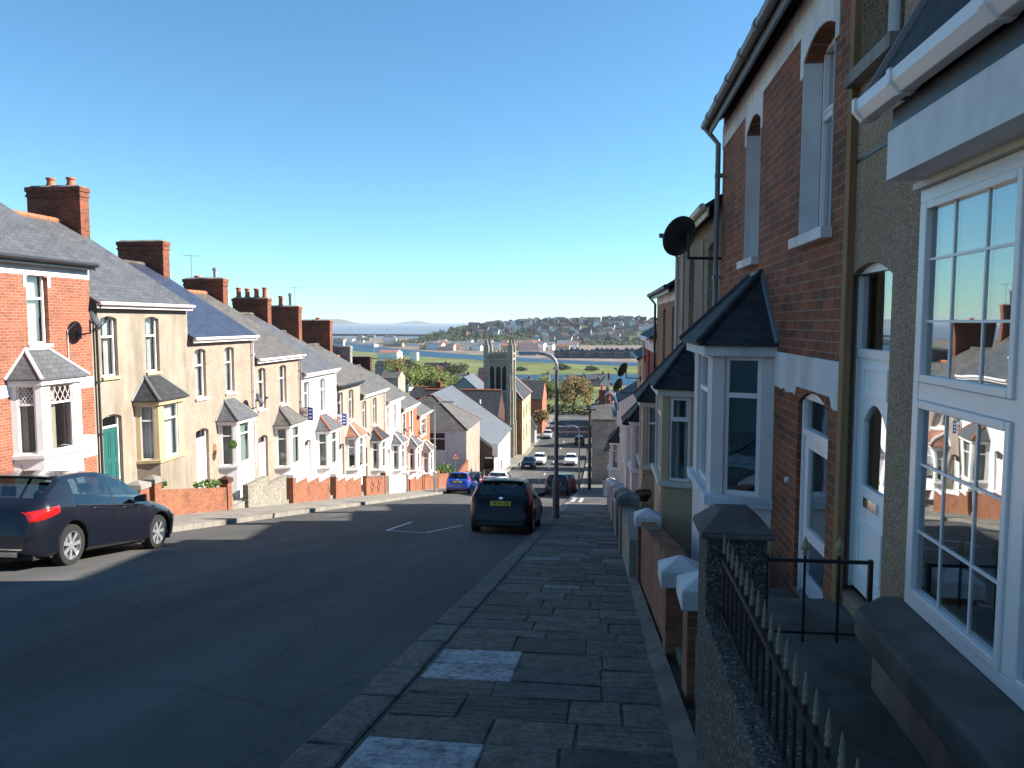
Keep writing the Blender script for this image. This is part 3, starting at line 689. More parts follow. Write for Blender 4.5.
# asphalt
def asphalt():
    m,nt,p=newmat('asphalt'); p.inputs['Roughness'].default_value=.9; p.inputs['Specular IOR Level'].default_value=.12
    tc=N(nt,'ShaderNodeTexCoord'); o=tc.outputs['Object']
    big=ramp(nt,noise(nt,o,.22,6,.65,(1.6,.35,1)),[(.33,(.070,.069,.068)),(.5,(.093,.091,.088)),(.7,(.125,.122,.117))])
    g=ramp(nt,noise(nt,o,130,2,.7),[(.3,(.6,.6,.6)),(.5,(1,1,1)),(.75,(1.5,1.5,1.5))])
    tr=ramp(nt,noise(nt,o,1.0,5,.6,(1.1,.08,1)),[(.35,(.84,.84,.85)),(.6,(1.08,1.07,1.05))]); big=mixc(nt,1,big,tr,'MULTIPLY')
    vo=N(nt,'ShaderNodeTexVoronoi',feature='DISTANCE_TO_EDGE'); vo.inputs['Scale'].default_value=.55; nz=N(nt,'ShaderNodeTexNoise'); nz.inputs['Scale'].default_value=1.6; nz.inputs['Detail'].default_value=6; nt.links.new(o,nz.inputs['Vector']); nt.links.new(mixc(nt,.22,o,nz.outputs['Color']),vo.inputs['Vector']); big=mixc(nt,1,big,ramp(nt,vo.outputs['Distance'],[(.003,(.82,.82,.82)),(.010,(1,1,1))]),'MULTIPLY')
    sp=ramp(nt,noise(nt,o,9,2,.5),[(.79,(1,1,1)),(.81,(1.6,1.6,1.55))])
    nt.links.new(mixc(nt,1,mixc(nt,1,big,g,'MULTIPLY'),sp,'MULTIPLY'),p.inputs['Base Color'])
    bump(nt,p,noise(nt,o,120,2,.6),.5,.006); return m
M['asphalt']=asphalt()
def paving(name,c1,c2,mort,bw,bh):
    m,nt,p=newmat(name); p.inputs['Roughness'].default_value=.85
    tc=N(nt,'ShaderNodeTexCoord'); o=tc.outputs['Object']
    t=N(nt,'ShaderNodeTexBrick'); nt.links.new(o,t.inputs['Vector']); t.inputs['Scale'].default_value=1
    t.inputs['Brick Width'].default_value=bw; t.inputs['Row Height'].default_value=bh; t.inputs['Mortar Size'].default_value=.012
    t.inputs['Color1'].default_value=(*c1,1); t.inputs['Color2'].default_value=(*c2,1); t.inputs['Mortar'].default_value=(*mort,1)
    d=ramp(nt,noise(nt,o,.8,6,.7),[(.3,(.7,.7,.7)),(.6,(1,1,1))])
    nt.links.new(mixc(nt,1,t.outputs['Color'],d,'MULTIPLY'),p.inputs['Base Color'])
    bump(nt,p,noise(nt,o,60,3,.6),.3,.006); return m
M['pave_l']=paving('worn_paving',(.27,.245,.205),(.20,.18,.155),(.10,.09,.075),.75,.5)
ys=[-14,-6,0,10,20,30,40,50,60,65,70,76,82,90,98,106,115,125,135,150,165,180,200,230,262]
strip('road',XK_L,XK_R,ys,-.14,M['asphalt'],crown=.07)
strip('pavement_left',-13.4,XK_L-.28,ys,0,M['pave_l'],th=.2)
strip('kerb_left',XK_L-.28,XK_L,ys,.004,M['pave_l'],th=.2)
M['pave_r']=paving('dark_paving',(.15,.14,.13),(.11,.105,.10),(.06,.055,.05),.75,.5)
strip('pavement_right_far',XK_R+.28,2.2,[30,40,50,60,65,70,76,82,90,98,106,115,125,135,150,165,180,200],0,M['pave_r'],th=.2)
strip('kerb_right_far',XK_R,XK_R+.28,[30,40,50,60,65,70,76,82,90,98,106,115,125,135,150,165,180,200],.004,M['concrete'],th=.2)
# near pavement: every flag laid on its own, with open joints over a dirty bed
def flagmat():
    m,nt,p=newmat('stone_flags'); p.inputs['Roughness'].default_value=.75; p.inputs['Specular IOR Level'].default_value=.35
    tc=N(nt,'ShaderNodeTexCoord'); o=tc.outputs['Object']
    a=N(nt,'ShaderNodeAttribute',attribute_name='tone'); gr=N(nt,'ShaderNodeAttribute',attribute_name='groove')
    d=ramp(nt,noise(nt,o,5,6,.7),[(.3,(.42,.42,.42)),(.62,(1.15,1.13,1.1))])
    g=ramp(nt,noise(nt,o,70,3,.7),[(.35,(.75,.75,.75)),(.6,(1.1,1.1,1.1))])
    e=ramp(nt,noise(nt,o,17,5,.75),[(.38,(.5,.5,.5)),(.5,(1,1,1)),(.68,(1.35,1.33,1.3))])
    nt.links.new(mixc(nt,1,mixc(nt,1,mixc(nt,1,a.outputs['Color'],d,'MULTIPLY'),e,'MULTIPLY'),g,'MULTIPLY'),p.inputs['Base Color'])
    w=N(nt,'ShaderNodeTexWave',wave_type='BANDS',bands_direction='Y'); w.inputs['Scale'].default_value=3.4; w.inputs['Distortion'].default_value=4.5; w.inputs['Detail'].default_value=3; w.inputs['Detail Scale'].default_value=1.6
    mp=N(nt,'ShaderNodeMapping'); mp.inputs['Scale'].default_value=(.6,1,1); nt.links.new(o,mp.inputs[0]); nt.links.new(mp.outputs[0],w.inputs['Vector'])
    rr=ramp(nt,w.outputs[0],[(.08,(0,0,0)),(.35,(1,1,1))])
    mu=N(nt,'ShaderNodeMath',operation='MULTIPLY'); nt.links.new(rr,mu.inputs[0]); nt.links.new(gr.outputs['Fac'],mu.inputs[1])
    ad=N(nt,'ShaderNodeMath',operation='MULTIPLY_ADD'); nt.links.new(noise(nt,o,22,5,.7),ad.inputs[0]); ad.inputs[1].default_value=.9; nt.links.new(mu.outputs[0],ad.inputs[2])
    bump(nt,p,ad.outputs[0],1.0,.02); return m
M['flags']=flagmat()
def flags():
    rnd=random.Random(11); vs=[];fs=[];tone=[];grv=[]
    def slab(x0,x1,y0,y1,c,g,j=.005,top=0,inset=.010):
        t=[rnd.uniform(-.007,.007)+top for _ in range(4)]
        b=len(vs); q=[(x0+j,y0+j),(x1-j,y0+j),(x1-j,y1-j),(x0+j,y1-j)]
        q=[(x+rnd.uniform(-.010,.010),y+rnd.uniform(-.010,.010)) for x,y in q]
        cx,cy=(x0+x1)/2,(y0+y1)/2
        for k,(x,y) in enumerate(q): vs.append((x,y,P(y)+t[k]-.045))
        for k,(x,y) in enumerate(q): vs.append((x,y,P(y)+t[k]-.008))
        for k,(x,y) in enumerate(q):
            xx=x+(inset if x<cx else -inset); yy=y+(inset if y<cy else -inset); vs.append((xx,yy,P(yy)+t[k]))
        for r_ in (0,4):
            for k in range(4): fs.append((b+r_+k,b+r_+(k+1)%4,b+r_+4+(k+1)%4,b+r_+4+k))
        fs.append((b+8,b+9,b+10,b+11))
        for _ in range(9): tone.append(c); grv.append(g)
    pale=[(3.66,4.22),(5.52,5.98),(5.98,6.45)]
    y=-4.0; rows=[]
    while y<30:
        nx=[p for p in pale if abs(p[0]-y)<.02]
        if nx: d=nx[0][1]-y
        else:
            d=rnd.choice([.34,.42,.46,.5,.58]); 
            for p in pale:
                if y<p[0]-.001<y+d+.2: d=(p[0]-y) if p[0]-y<.62 else (p[0]-y)/2
        x=XK_R+.31; first=True
        while x<WR-.01:
            w=rnd.uniform(.34,.78)
            if first: w=.70 if nx else rnd.choice([.45,.6,.7,.85])
            if WR-(x+w)<.3: w=WR-x
            r=rnd.random(); v=rnd.uniform(.62,1.45)
            if nx and first: c=(.40,.40,.41); g=0
            elif y>8.5 and r<.09: c=(.19,.185,.18); g=0
            elif r<.75: c=(.11*v,.095*v,.08*v); g=rnd.uniform(.7,1.2) if rnd.random()<.8 else 0
            else: c=(.08*v,.078*v,.074*v); g=0
            slab(x,x+w,y,y+d,c,g); x+=w; first=False
        y+=d
    me=bpy.data.meshes.new('pavement_right'); me.from_pydata(vs,[],fs); me.update()
    a=me.attributes.new('tone','FLOAT_COLOR','FACE'); b=me.attributes.new('groove','FLOAT','FACE')
    a=me.attributes['tone']; b=me.attributes['groove']
    for i in range(len(fs)): a.data[i].color=(*tone[i],1); b.data[i].value=grv[i]
    me.materials.append(M['flags']); o=bpy.data.objects.new('pavement_right',me); COL.objects.link(o); tag(o,kind='structure')
    # kerb stones
    vs.clear();fs.clear();tone.clear();grv.clear()
    y=-4.0
    while y<30:
        d=rnd.choice([.55,.75,.9,.95]); v=rnd.uniform(.8,1.2)
        b0=len(vs); slab(XK_R,XK_R+.285,y,y+d,(.10*v,.098*v,.096*v),0,.004,.006,.018)
        for k in range(4): x_,y_,z_=vs[b0+k]; vs[b0+k]=(x_,y_,z_-.2)
        y+=d
    me=bpy.data.meshes.new('kerb_right'); me.from_pydata(vs,[],fs); me.update()
    a=me.attributes.new('tone','FLOAT_COLOR','FACE'); b=me.attributes.new('groove','FLOAT','FACE')
    a=me.attributes['tone']; b=me.attributes['groove']
    for i in range(len(fs)): a.data[i].color=(*tone[i],1); b.data[i].value=0
    me.materials.append(M['flags']); o=bpy.data.objects.new('kerb_right',me); COL.objects.link(o); tag(o,kind='structure')
flags()
M['bed']=render_mat('joint_dirt',(.16,.145,.12),.4,.5,60)
strip('pavement_bed',XK_R+.02,WR+.6,[-14,-6,0,10,20,30.0],-.016,M['bed'])
m=MB()
for k in range(60):
    y0=-4+k*.58; m.hexa([(WR-.10-.03*random.random(),y0,P(y0)-.02),(WR+.05,y0,P(y0)-.02),(WR+.05,y0+.58,P(y0+.58)-.02),(WR-.11,y0+.58,P(y0+.58)-.02)],[(WR-.05,y0,P(y0)+.012),(WR+.05,y0,P(y0)+.06),(WR+.05,y0+.58,P(y0+.58)+.06),(WR-.05,y0+.58,P(y0+.58)+.012)])
tag(m.build('pavement_fillet',M['darkconcrete']),kind='structure')
# litter of leaves in the gutter
m=MB(); rr=random.Random(5)
for k in range(260):
    y=rr.uniform(2.5,16); x=XK_R-.02-abs(rr.gauss(0,.05)) if rr.random()<.45 else XK_R+.30+rr.gauss(0,.03); z=(P(y)-.13 if x<XK_R else P(y)+.008)
    a=rr.uniform(0,6.3); s=rr.uniform(.008,.022)
    m.face([(x+s*math.cos(a+q),y+s*.7*math.sin(a+q),z+rr.uniform(0,.012)) for q in (0,1.6,3.1,4.7)])
tag(m.build('leaf_litter',M['wood'],rec=False),'dry leaf crumbs along the kerb joint','leaves',kind='stuff')
# painted parking mark
M['line']=plain('road_marking_paint',(.55,.55,.55),.8,var=.4,scale=9)
def roadz(x,y): return P(y)-.14+.07*(1-(2*(x-XK_L)/(XK_R-XK_L)-1)**2)+.004
def mark(pts,w=.09):
    for (a,b) in zip(pts,pts[1:]):
        dx,dy=b[0]-a[0],b[1]-a[1]; L=math.hypot(dx,dy); n=(-dy/L*w/2,dx/L*w/2); k=max(1,int(L/.5))
        for i in range(k):
            p=(a[0]+dx*i/k,a[1]+dy*i/k); q=(a[0]+dx*(i+1)/k,a[1]+dy*(i+1)/k)
            mm.face([(p[0]-n[0],p[1]-n[1],roadz(p[0]-n[0],p[1]-n[1])+.006),(q[0]-n[0],q[1]-n[1],roadz(q[0]-n[0],q[1]-n[1])+.006),(q[0]+n[0],q[1]+n[1],roadz(q[0]+n[0],q[1]+n[1])+.006),(p[0]+n[0],p[1]+n[1],roadz(p[0]+n[0],p[1]+n[1])+.006)])
mm=MB(); mark([(-5.45,19.1),(-4.4,18.9)]); mark([(-5.45,19.1),(-5.6,22.4)]); mark([(-4.35,18.9),(-3.95,21.9)],.07)
tag(mm.build('parking_bay_marking',M['line'],rec=False),'worn white painted corner of a parking bay on the asphalt','road marking')
m=MB()
for k in range(20):
    xa=XK_R+.0+k*.8; xb=xa+.8; m.face([(xa,38.2,P(38.2)+.008),(xb,38.2,P(38.2)+.008),(xb,45.2,P(45.2)+.008),(xa,45.2,P(45.2)+.008)])
tag(m.build('side_road',M['asphalt'],rec=False),kind='structure')
for k in range(4):
    m=MB(); x=-1.45+.0*k; y=38.9+1.6*k; m.face([(x,y,P(y)+.013),(x+.22,y,P(y)+.013),(x+.22,y+.95,P(y+.95)+.013),(x,y+.95,P(y+.95)+.013)]); m.face([(x+.42,y,P(y)+.013),(x+.62,y,P(y)+.013),(x+.62,y+.95,P(y+.95)+.013),(x+.42,y+.95,P(y+.95)+.013)]); tag(m.build('give_way_line',M['line'],rec=False),kind='structure')
mm=MB()
for y in (76,84,92,101,110,120,130,142,155): mark([(-6.0,y),(-6.0,y+2.2)],.14)
mark([(XK_L+.1,176),(XK_R-.1,176)],.3)
tag(mm.build('road_markings',M['line'],rec=False),kind='structure')
# land: one sheet to the coast
def land():
    xs=[-6000,-3000,-1500,-900,-600,-400,-250,-150,-90,-60,-40,-28,-20,-13.3,-9,-5,-2,1,3,8,14,22,35,60,100,160,260,420,700,1200,2500,6000]
    ysl=[-60,-30,-10,0,15,30,45,60,70,82,98,115,135,160,180,205,230,265,300,340,380,420,480,560,700,900,1200,1600,2150]
    m=MB(); g=[]
    for y in ysl:
        row=[]
        for x in xs:
            z=P(y)-.35
            if y>230 or abs(x)>60: z=z
            row.append(m.pt((x,y,z)))
        g.append(row)
    for a,b in zip(g,g[1:]):
        for i in range(len(xs)-1): m.f.append([a[i],a[i+1],b[i+1],b[i]])
    tag(m.build('ground',M['ground'],rec=False,smooth=True),kind='structure')
land()
def poly(name,pts,z,mat,kind='structure'):
    m=MB(); m.face([(x,y,z) for x,y in pts]); return tag(m.build(name,mat,rec=False),kind=kind)
ZL=-44.95
m=MB()
def sheet(name,curve_near,curve_far,x0,x1,z,mat,n=40):
    m=MB(); pr=None
    for i in range(n+1):
        x=x0+(x1-x0)*i/n; q=(m.pt((x,curve_near(x),z)),m.pt((x,curve_far(x),z)))
        if pr: m.f.append([pr[0],q[0],q[1],pr[1]])
        pr=q
    return tag(m.build(name,mat,rec=False),kind='structure')
w=lambda x,a,b,s=0:a*math.sin(x/57+s)+b*math.sin(x/21.3+s*2)
sheet('flats',lambda x:430,lambda x:2140,-1500,1300,ZL+.15,M['flats'])
sheet('marsh',lambda x:655+w(x,8,3),lambda x:810-(.6 if x<0 else .25)*x+(.0009*x*x if x<0 else 0),-620,900,ZL+.30,M['grass'])
sheet('harbour_water',lambda x:545+w(x,6,3,1),lambda x:655+w(x,10,4,.4)-.02*x,-150,380,ZL+.45,M['water'])
sheet('channel_water',lambda x:800-(.6 if x<0 else .25)*x+(.0009*x*x if x<0 else 0)+w(x,6,3,2),lambda x:868-(.75 if x<0 else .3)*x+(.0012*x*x if x<0 else 0),-620,500,ZL+.45,M['water'])
sheet('quay_edge',lambda x:867-(.75 if x<0 else .3)*x+(.0012*x*x if x<0 else 0),lambda x:884-(.75 if x<0 else .3)*x+(.0012*x*x if x<0 else 0),-620,500,ZL+.50,M['darkconcrete'])
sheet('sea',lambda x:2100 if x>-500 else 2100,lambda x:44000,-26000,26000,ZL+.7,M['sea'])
# ================================================================== LEFT ROW
BP=[(1.9,0),(2.2,.58),(3.65,.58),(3.95,0)]
def lbay(W,o=0): return [(1.9+o,0),(2.2+o,.58),(3.62+o,.58),(3.92+o,0)]
LEFT=[ # y0,y1,eave,label,wall,roof,gut,bay(wall,roof,hip,curtain,base),door mat,chimney(top rel eave,mat,pots,aerial),windows
 dict(y=(15.2,20.2),e=1.68,lab='red brick house with white bands above its windows',wall='redbrick',roof='slate',gut='blackpl',bw='white',br='slate',hip='white',bc='tan',dm='whitewood',ch=(3.7,'chimbrick',((.3,'pot',.4),)),wc='net',sill='white',lattice=True,pipe=None),
 dict(y=(20.2,25.3),e=.65,lab='olive rendered house with cream bay window and a teal front door',wall='olive',roof='slate',gut='oldupvc',bw='cream',br='slate_dark',hip='lead',bc='net',dm='teal',ch=(4.0,'chimbrick',((.24,'pot',.3),(.62,'pot',.3))),wc='half',sill='cream',pipe=('blackpl',.12),base='olive'),
 dict(y=(25.3,30.3),e=-.47,lab='pinkish pebbledash house with the dark blue slate roof and a green ball plant',wall='pebble_beige',roof='slate_blue',gut='upvc',bw='white',br='slate',hip='lead',bc='blind',dm='whitewood',ch=(3.77,'chimbrick',()),wc='net',sill='white',pipe=('upvc',4.85)),
 dict(y=(30.3,35.3),e=-1.45,lab='beige pebbledash house between the white house and the blue roofed one',wall='pebble_beige',roof='slate_brown',gut='upvc',bw='white',br='slate_brown',hip=None,bc='blind',dm='oldwhite',ch=(3.5,'chimbrick',((.25,'flue',.35),(.7,'pot',.12)),.85),wc='net',sill='white',pipe=('pinkrender',4.85)),
 dict(y=(35.3,40.2),e=-2.4,lab='bright white rendered house with a slate bay roof edged in orange tiles',wall='white',roof='slate',gut='upvc',bw='white',br='slate',hip='terracotta',bc='blind',dm='whitewood',ch=(3.67,'chimbrick',((.12,'pot',.55),(.36,'pot',.5),(.62,'pot',.5),(.87,'pot',.55))),wc='net',sill='white',pipe=('upvc',4.7)),
 dict(y=(40.2,44.5),e=-3.38,lab='beige house with a clay tiled bay roof edged in white and a black gutter',wall='pinkrender',roof='slate_brown',gut='blackpl',bw='white',br='claytile',hip='white',bc='top',dm='whitewood',ch=(4.3,'chimbrick',((.3,'flue',.6),(.6,'pot',.6)),.15),wc='net',sill='white',pipe=('blackpl',.15)),
 dict(y=(44.5,49.8),e=-4.3,lab='beige house with white gutter and a dark bay roof edged in orange tiles',wall='pinkrender',roof='slate_brown',gut='upvc',bw='white',br='slate_dark',hip='terracotta',bc='half',dm='brownpaint',ch=(4.4,'chimbrick',((.45,'pot',.15),)),wc='net',sill='white',pipe=('upvc',5.1)),
 dict(y=(49.8,53.9),e=-5.26,lab='narrow white rendered house with white edged grey bay roof beside the orange brick pair',wall='white',roof='slate_brown',gut='upvc',bw='white',br='slate',hip='white',bc='half',dm='whitewood',ch=(3.5,'greyrender',((.3,'cream',.4),)),wc='net',sill='white',pipe=None),
 dict(y=(53.9,58.7),e=-6.2,lab='orange brick house with a cream band under its eaves',wall='orangebrick',roof='slate_brown',gut='upvc',bw='white',br='slate',hip='white',bc='half',dm='whitewood',ch=(3.5,'darkbrick',()),wc='net',sill='white',pipe=None),
 dict(y=(58.7,63.3),e=-7.3,lab='orange brick end house with a wide white upper window, lowest of the left row',wall='orangebrick',roof='slate_brown',gut='oldupvc',bw='white',br='slate_brown',hip='white',bc='net',dm='whitewood',ch=None,wc='net',sill='white',pipe=None),
]
XF=-14.2
for i,h in enumerate(LEFT):
    y0,y1=h['y']; e=h['e']; fl=e-5.55; H=5.55; W=y1-y0; o=(W-5)*.5 if W<4.8 else 0
    zwt,zwb=H-.48,H-2.25
    if i==9: wins=[(1.5+o,3.3+o,H-1.9,H-.55,0)]
    else: wins=[(.42,1.17,zwb,zwt,.08),(2.6+o,3.35+o,zwb,zwt,.08)]
    holes=[(.32,1.22,.0,2.2,.10)]+wins+[(2.15+o,3.75+o,.55,2.2,0)]
    r,T,W,H=house(1,XF,y0,y1,e,fl,h['lab'],h['wall'],h['roof'],D=4.4,rise=2.75,holes=holes,gut=h['gut'],ridge='terracotta' if i in (0,1,3,7) else 'darkclaytile')
    for wn in wins: window(r,T,wn[0]+.01,wn[1]-.01,wn[2]+.01,wn[3]-.0,-.10,'upvc' if i!=1 else 'upvc',.66,(),h['wc'],h['sill'])
    door(r,T,.33,1.21,-.03,2.19,-.10,h['dm'],'panel',.36)
    pts=lbay(W,o) if i else BP
    bz=H-3.05-(0.15 if i in(2,) else 0)
    bay(r,T,pts,.62,bz-.18,h['bw'],h['br'],hip=h['hip'] or 'slate_brown',curt=h['bc'],base=h.get('base'),lattice=h.get('lattice',False),marg=(.13,.30,.13),rh=.72,top=(.55,1.35),fas='white' if h['bw']!='cream' else 'cream')
    if h['ch']:
        c=h['ch']; chimney(r,T,W-.24,W+.23,-5.6,-3.62,H+1.6,H+c[0],c[1],c[2],c[3] if len(c)>3 else None)
    if h['pipe']: downpipe(r,T,h['pipe'][1],.0,H-.05,h['pipe'][0])
    if i==0:
        b=MB(T)
        b.box(0,W,0,.012,H-.83,H-.42+.02)
        for (a,c_) in ((.42,1.17),(2.6,3.35)):
            b.box(a-.12,a-.0,0,.014,H-.83,H-.41); b.box(c_,c_+.12,0,.014,H-.83,H-.41)
        # leave the window heads open: keep the band above them only
        b.v=[];b.f=[]
        b.box(0,W,0,.012,H-.50,H-.18); b.build('painted_band',M['white'],r); b=MB(T)
        for (a,c_) in ((.42,1.17),(2.6,3.35)):
            for q0 in ((a-.10,a,H-.80,H-.504),(c_,c_+.10,H-.80,H-.504),(a,c_,H-.502,H-.43)):
                b=MB(T); b.box(q0[0],q0[1],0,.016,q0[2],q0[3]); b.build('window_surround',M['white'],r)
        for (a,c_) in ((0,.2),(1.3,1.95),(3.95,W)):
            b=MB(T); b.box(a,c_,0,.012,H-3.5,H-3.2); b.build('painted_band',M['white'],r)
        q=MB(T); q.tube([(3.98,.03,.0),(3.98,.03,H-3.9),(4.0,.03,H-1.9),(4.3,.06,H-1.7)],.012,6); q.build('cable',M['upvc'],r)
        q=MB(T); q.box(3.97,4.55,.0,.35,.2,.75); q.build('meter_box',M['white'],r)
    if i==8:
        b=MB(T); b.box(0,W,0,.012,H-.48,H-.05); b.build('painted_band',M['cream'],r)
    if i in (8,9):
        b=MB(T)
        for wn in wins:
            b=MB(T); b.box(wn[0]-.12,wn[0]-.0,0,.015,wn[2]-.09,wn[3]+.1); b.box(wn[1],wn[1]+.12,0,.015,wn[2]-.09,wn[3]+.1); b.box(wn[0],wn[1],0,.015,wn[3],wn[3]+.1)
            b.build('window_surround',M['white'],r)
    if i==2:
        q=MB(T); q.lathe((1.62,.012,1.32),[(.10,0),(.15,.004),(.15,.02),(.10,.024)],20,'x')
        q=MB(T); n=20
        lo=[(1.62+.13*math.cos(2*PI*k/n),.0,1.28+.24*math.sin(2*PI*k/n)) for k in range(n)]; q.hexa(lo,[(a,.02,c_) for a,b_,c_ in lo]); q.build('oval_plaque',M['brownpaint'],r)
# garden levels behind the walls
for i,h in enumerate(LEFT):
    y0,y1=h['y']; fl=h['e']-5.55; m=MB()
    zt=lambda y: P(y)+.12
    m.hexa([(XF-.1,y0,fl-2),(WL-.12,y0,fl-2),(WL-.12,y1,fl-2),(XF-.1,y1,fl-2)],[(XF-.1,y0,P(y0)+.32),(WL-.12,y0,P(y0)+.26),(WL-.12,y1,P(y1)+.26),(XF-.1,y1,P(y1)+.32)])
    tag(m.build('garden_ground',M['concrete']),kind='structure')
# garden walls on the left, each with sloping or stepped top
def gwall(X0,X1,y0,y1,hs,mat,cope,label,piers=(),steps=0,copeh=.07,cat='garden wall',name='garden_wall',group='low front garden walls on the left',pm=None,pc=None,deco=False,pierh=None):
    r=empty(name,((X0+X1)/2,y0,P(y0)),label,cat,group); ox,oy,oz=(X0+X1)/2,y0,P(y0)
    T=lambda p:(p[0]-ox,p[1]-oy,p[2]-oz)
    m=MB(T); c=MB(T); n=max(1,steps)
    for k in range(n):
        ya,yb=y0+(y1-y0)*k/n,y0+(y1-y0)*(k+1)/n
        if steps: za=zb=P((ya+yb)/2)+hs
        else: za,zb=P(ya)+hs,P(yb)+hs
        m.hexa([(X0,ya,P(ya)-.4),(X1,ya,P(ya)-.4),(X1,yb,P(yb)-.4),(X0,yb,P(yb)-.4)],[(X0,ya,za),(X1,ya,za),(X1,yb,zb),(X0,yb,zb)])
        if cope:
            c.hexa([(X0-.03,ya,za),(X1+.03,ya,za),(X1+.03,yb,zb),(X0-.03,yb,zb)],[(X0-.02,ya,za+copeh),(X1+.02,ya,za+copeh),(X1+.02,yb,zb+copeh),(X0-.02,yb,zb+copeh)])
    if y1-y0>.01: m.build('wall',M[mat],r,bev=.006)
    if cope: c.build('coping',M[cope],r,bev=.006)
    for (yp,w,h,cap) in piers:
        q=MB(T); hw=w/2; xm=(X0+X1)/2; q.box(xm-hw,xm+hw,yp-hw,yp+hw,P(yp)-.4,P(yp)+h); po=q.build('pier',M[pm or mat],r,bev=.006)
        if cap:
            k=MB(T); g=hw+.045; z=P(yp)+h; k.hexa([(xm-g,yp-g,z),(xm+g,yp-g,z),(xm+g,yp+g,z),(xm-g,yp+g,z)],[(xm-g,yp-g,z+.13),(xm+g,yp-g,z+.13),(xm+g,yp+g,z+.13),(xm-g,yp+g,z+.13)])
            k.hexa([(xm-g,yp-g,z+.131),(xm+g,yp-g,z+.131),(xm+g,yp+g,z+.131),(xm-g,yp+g,z+.131)],[(xm-.02,yp-.02,z+.23),(xm+.02,yp-.02,z+.23),(xm+.02,yp+.02,z+.23),(xm-.02,yp+.02,z+.23)])
            k.build('pier_cap',M[cap],po,bev=.01)
    if deco:
        d=MB(T)
        for yc in deco:
            zc=P(yc)+hs*.48
            for s in range(4):
                a0,a1=PI/2*s,PI/2*(s+1); p0=(X1+.006,yc+.24*math.cos(a0),zc+.30*math.sin(a0)); p1=(X1+.006,yc+.24*math.cos(a1),zc+.30*math.sin(a1)); d.tube([p0,p1],.022,4)
                p2=(X1+.006,yc+.24*math.cos(a0)*1.3,zc+.30*math.sin(a0)*1.3); d.tube([p0,p2],.03,4)
        d.build('diamond_pattern',M['darkbrick'],r)
    return r
G=(WL-.11,WL+.11)
gwall(*G,16.6,19.7,.62,'wallbrick','white','brick wall with white coping hidden behind the dark hatchback',piers=((19.75,.42,.85,'concrete'),))
gwall(*G,20.6,24.6,.78,'wallbrick',None,'orange brick wall with straggling weeds on top, in front of the olive house',piers=((20.45,.36,1.0,'concrete'),(24.75,.30,.95,'darkbrick')))
gwall(*G,26.2,29.6,1.0,'pebble_stone',None,'rough grey pebbledash wall stepping down in two levels, before the blue roofed house',steps=2)
gwall(*G,30.5,34.6,.98,'wallbrick','white','red brick wall with white stepped coping before the beige pebbledash house',steps=3,piers=((30.3,.34,1.1,'white'),),pm='wallbrick')
gwall(*G,35.6,39.4,.98,'wallbrick','white','red brick wall with white coping before the bright white house',steps=3,piers=((35.5,.3,1.1,'white'),))
gwall(*G,40.3,43.9,1.02,'wallbrick','darkconcrete','brick wall with raised dark diamond pattern and sloping grey coping',piers=((44.0,.3,1.3,'white'),),deco=(41.3,42.6),pm='wallbrick')
gwall(*G,44.9,49.0,1.1,'white',None,'solid white painted wall with a sloping top',steps=0,piers=((49.2,.34,1.15,'white'),),pm='wallbrick')
gwall(*G,50.0,53.6,.95,'wallbrick','white','brick wall with white coping before the narrow white house',steps=2,piers=((53.7,.34,1.2,'white'),))
gwall(*G,54.3,58.3,.98,'wallbrick','wallbrick','plain orange brick wall before the house with the cream band',piers=((58.5,.32,1.15,'wallbrick'),))
gwall(*G,59.2,63.2,1.05,'wallbrick','wallbrick','plain orange brick wall at the lowest end of the left row',piers=((59.0,.32,1.2,'wallbrick'),))
# door step blocks
for (ya,yb,i) in ((19.95,20.3,1),(24.95,26.15,2),(29.7,30.1,3),(34.8,35.3,4),(39.5,40.2,5),(44.2,44.85,6),(49.4,49.95,7),(53.9,54.25,8),(58.7,58.8,9)):
    m=MB(); z=P((ya+yb)/2)
    for k in range(4): m.box(WL-.1-.3*(k+1),WL-.1-.3*k+.3*(k==0)*.3,ya,yb,z-1.2,z+.18*(k+1)-.05)
    tag(m.build('garden_steps',M['concrete']),'worn concrete entry steps in wall opening before the '+['','olive rendered house','blue roofed pebbledash house','beige pebbledash house','bright white house','clay bay roofed house','beige white guttered house','narrow white house','cream banded brick house','last brick house'][i],'steps','entry steps of the left row')
# weeds, ball plant
def leafclump(name,loc,r,n,mat,label,cat,group=None,flat=1.0,size=.05,par=None):
    m=MB(); rd=random.Random(len(name)*13+int(abs(loc[1])*7))
    if name=='weed_patch': m.tube([(0,-r*.8,-.03),(0,0,.0),(0,r*.8,-.03)],.02,5); m.tube([(-r*.6,0,0),(r*.6,0,0)],.015,5)
    for k in range(n):
        d=Vector((rd.gauss(0,1),rd.gauss(0,1),rd.gauss(0,1)*flat)); d=d.normalized()*r*rd.uniform(.55,1)
        d.z*=flat; a=Vector((rd.gauss(0,1),rd.gauss(0,1),rd.gauss(0,1))).normalized(); b=a.orthogonal().normalized(); s=size*rd.uniform(.6,1.4)
        m.face([d-a*s,d-b*s*.6,d+a*s,d+b*s*.6])
    return tag(m.build(name,M[mat],par,rec=False,loc=loc),label,cat,group)
leafclump('ball_plant',(-13.55,27.05,-4.55),.17,700,'leaf_b','round clipped green ball plant hanging before the blue roofed house','plant',size=.022)
leafclump('weed_patch',(WL-.2,20.9,P(20.9)+.95),.35,260,'leaf_b','green weeds sprouting over the brick wall beside its near pier','plant','weeds on the garden wall',.5,.05)
leafclump('weed_patch',(WL-.2,23.9,P(23.9)+.9),.45,260,'leaf_b','green weeds sprouting over the brick wall at its lower end','plant','weeds on the garden wall',.35,.05)
leafclump('bush',(-13.6,66.6,P(66.6)+1.0),1.0,900,'leaf_b','round green bush beside the white corner house','bush',None,.9,.10)
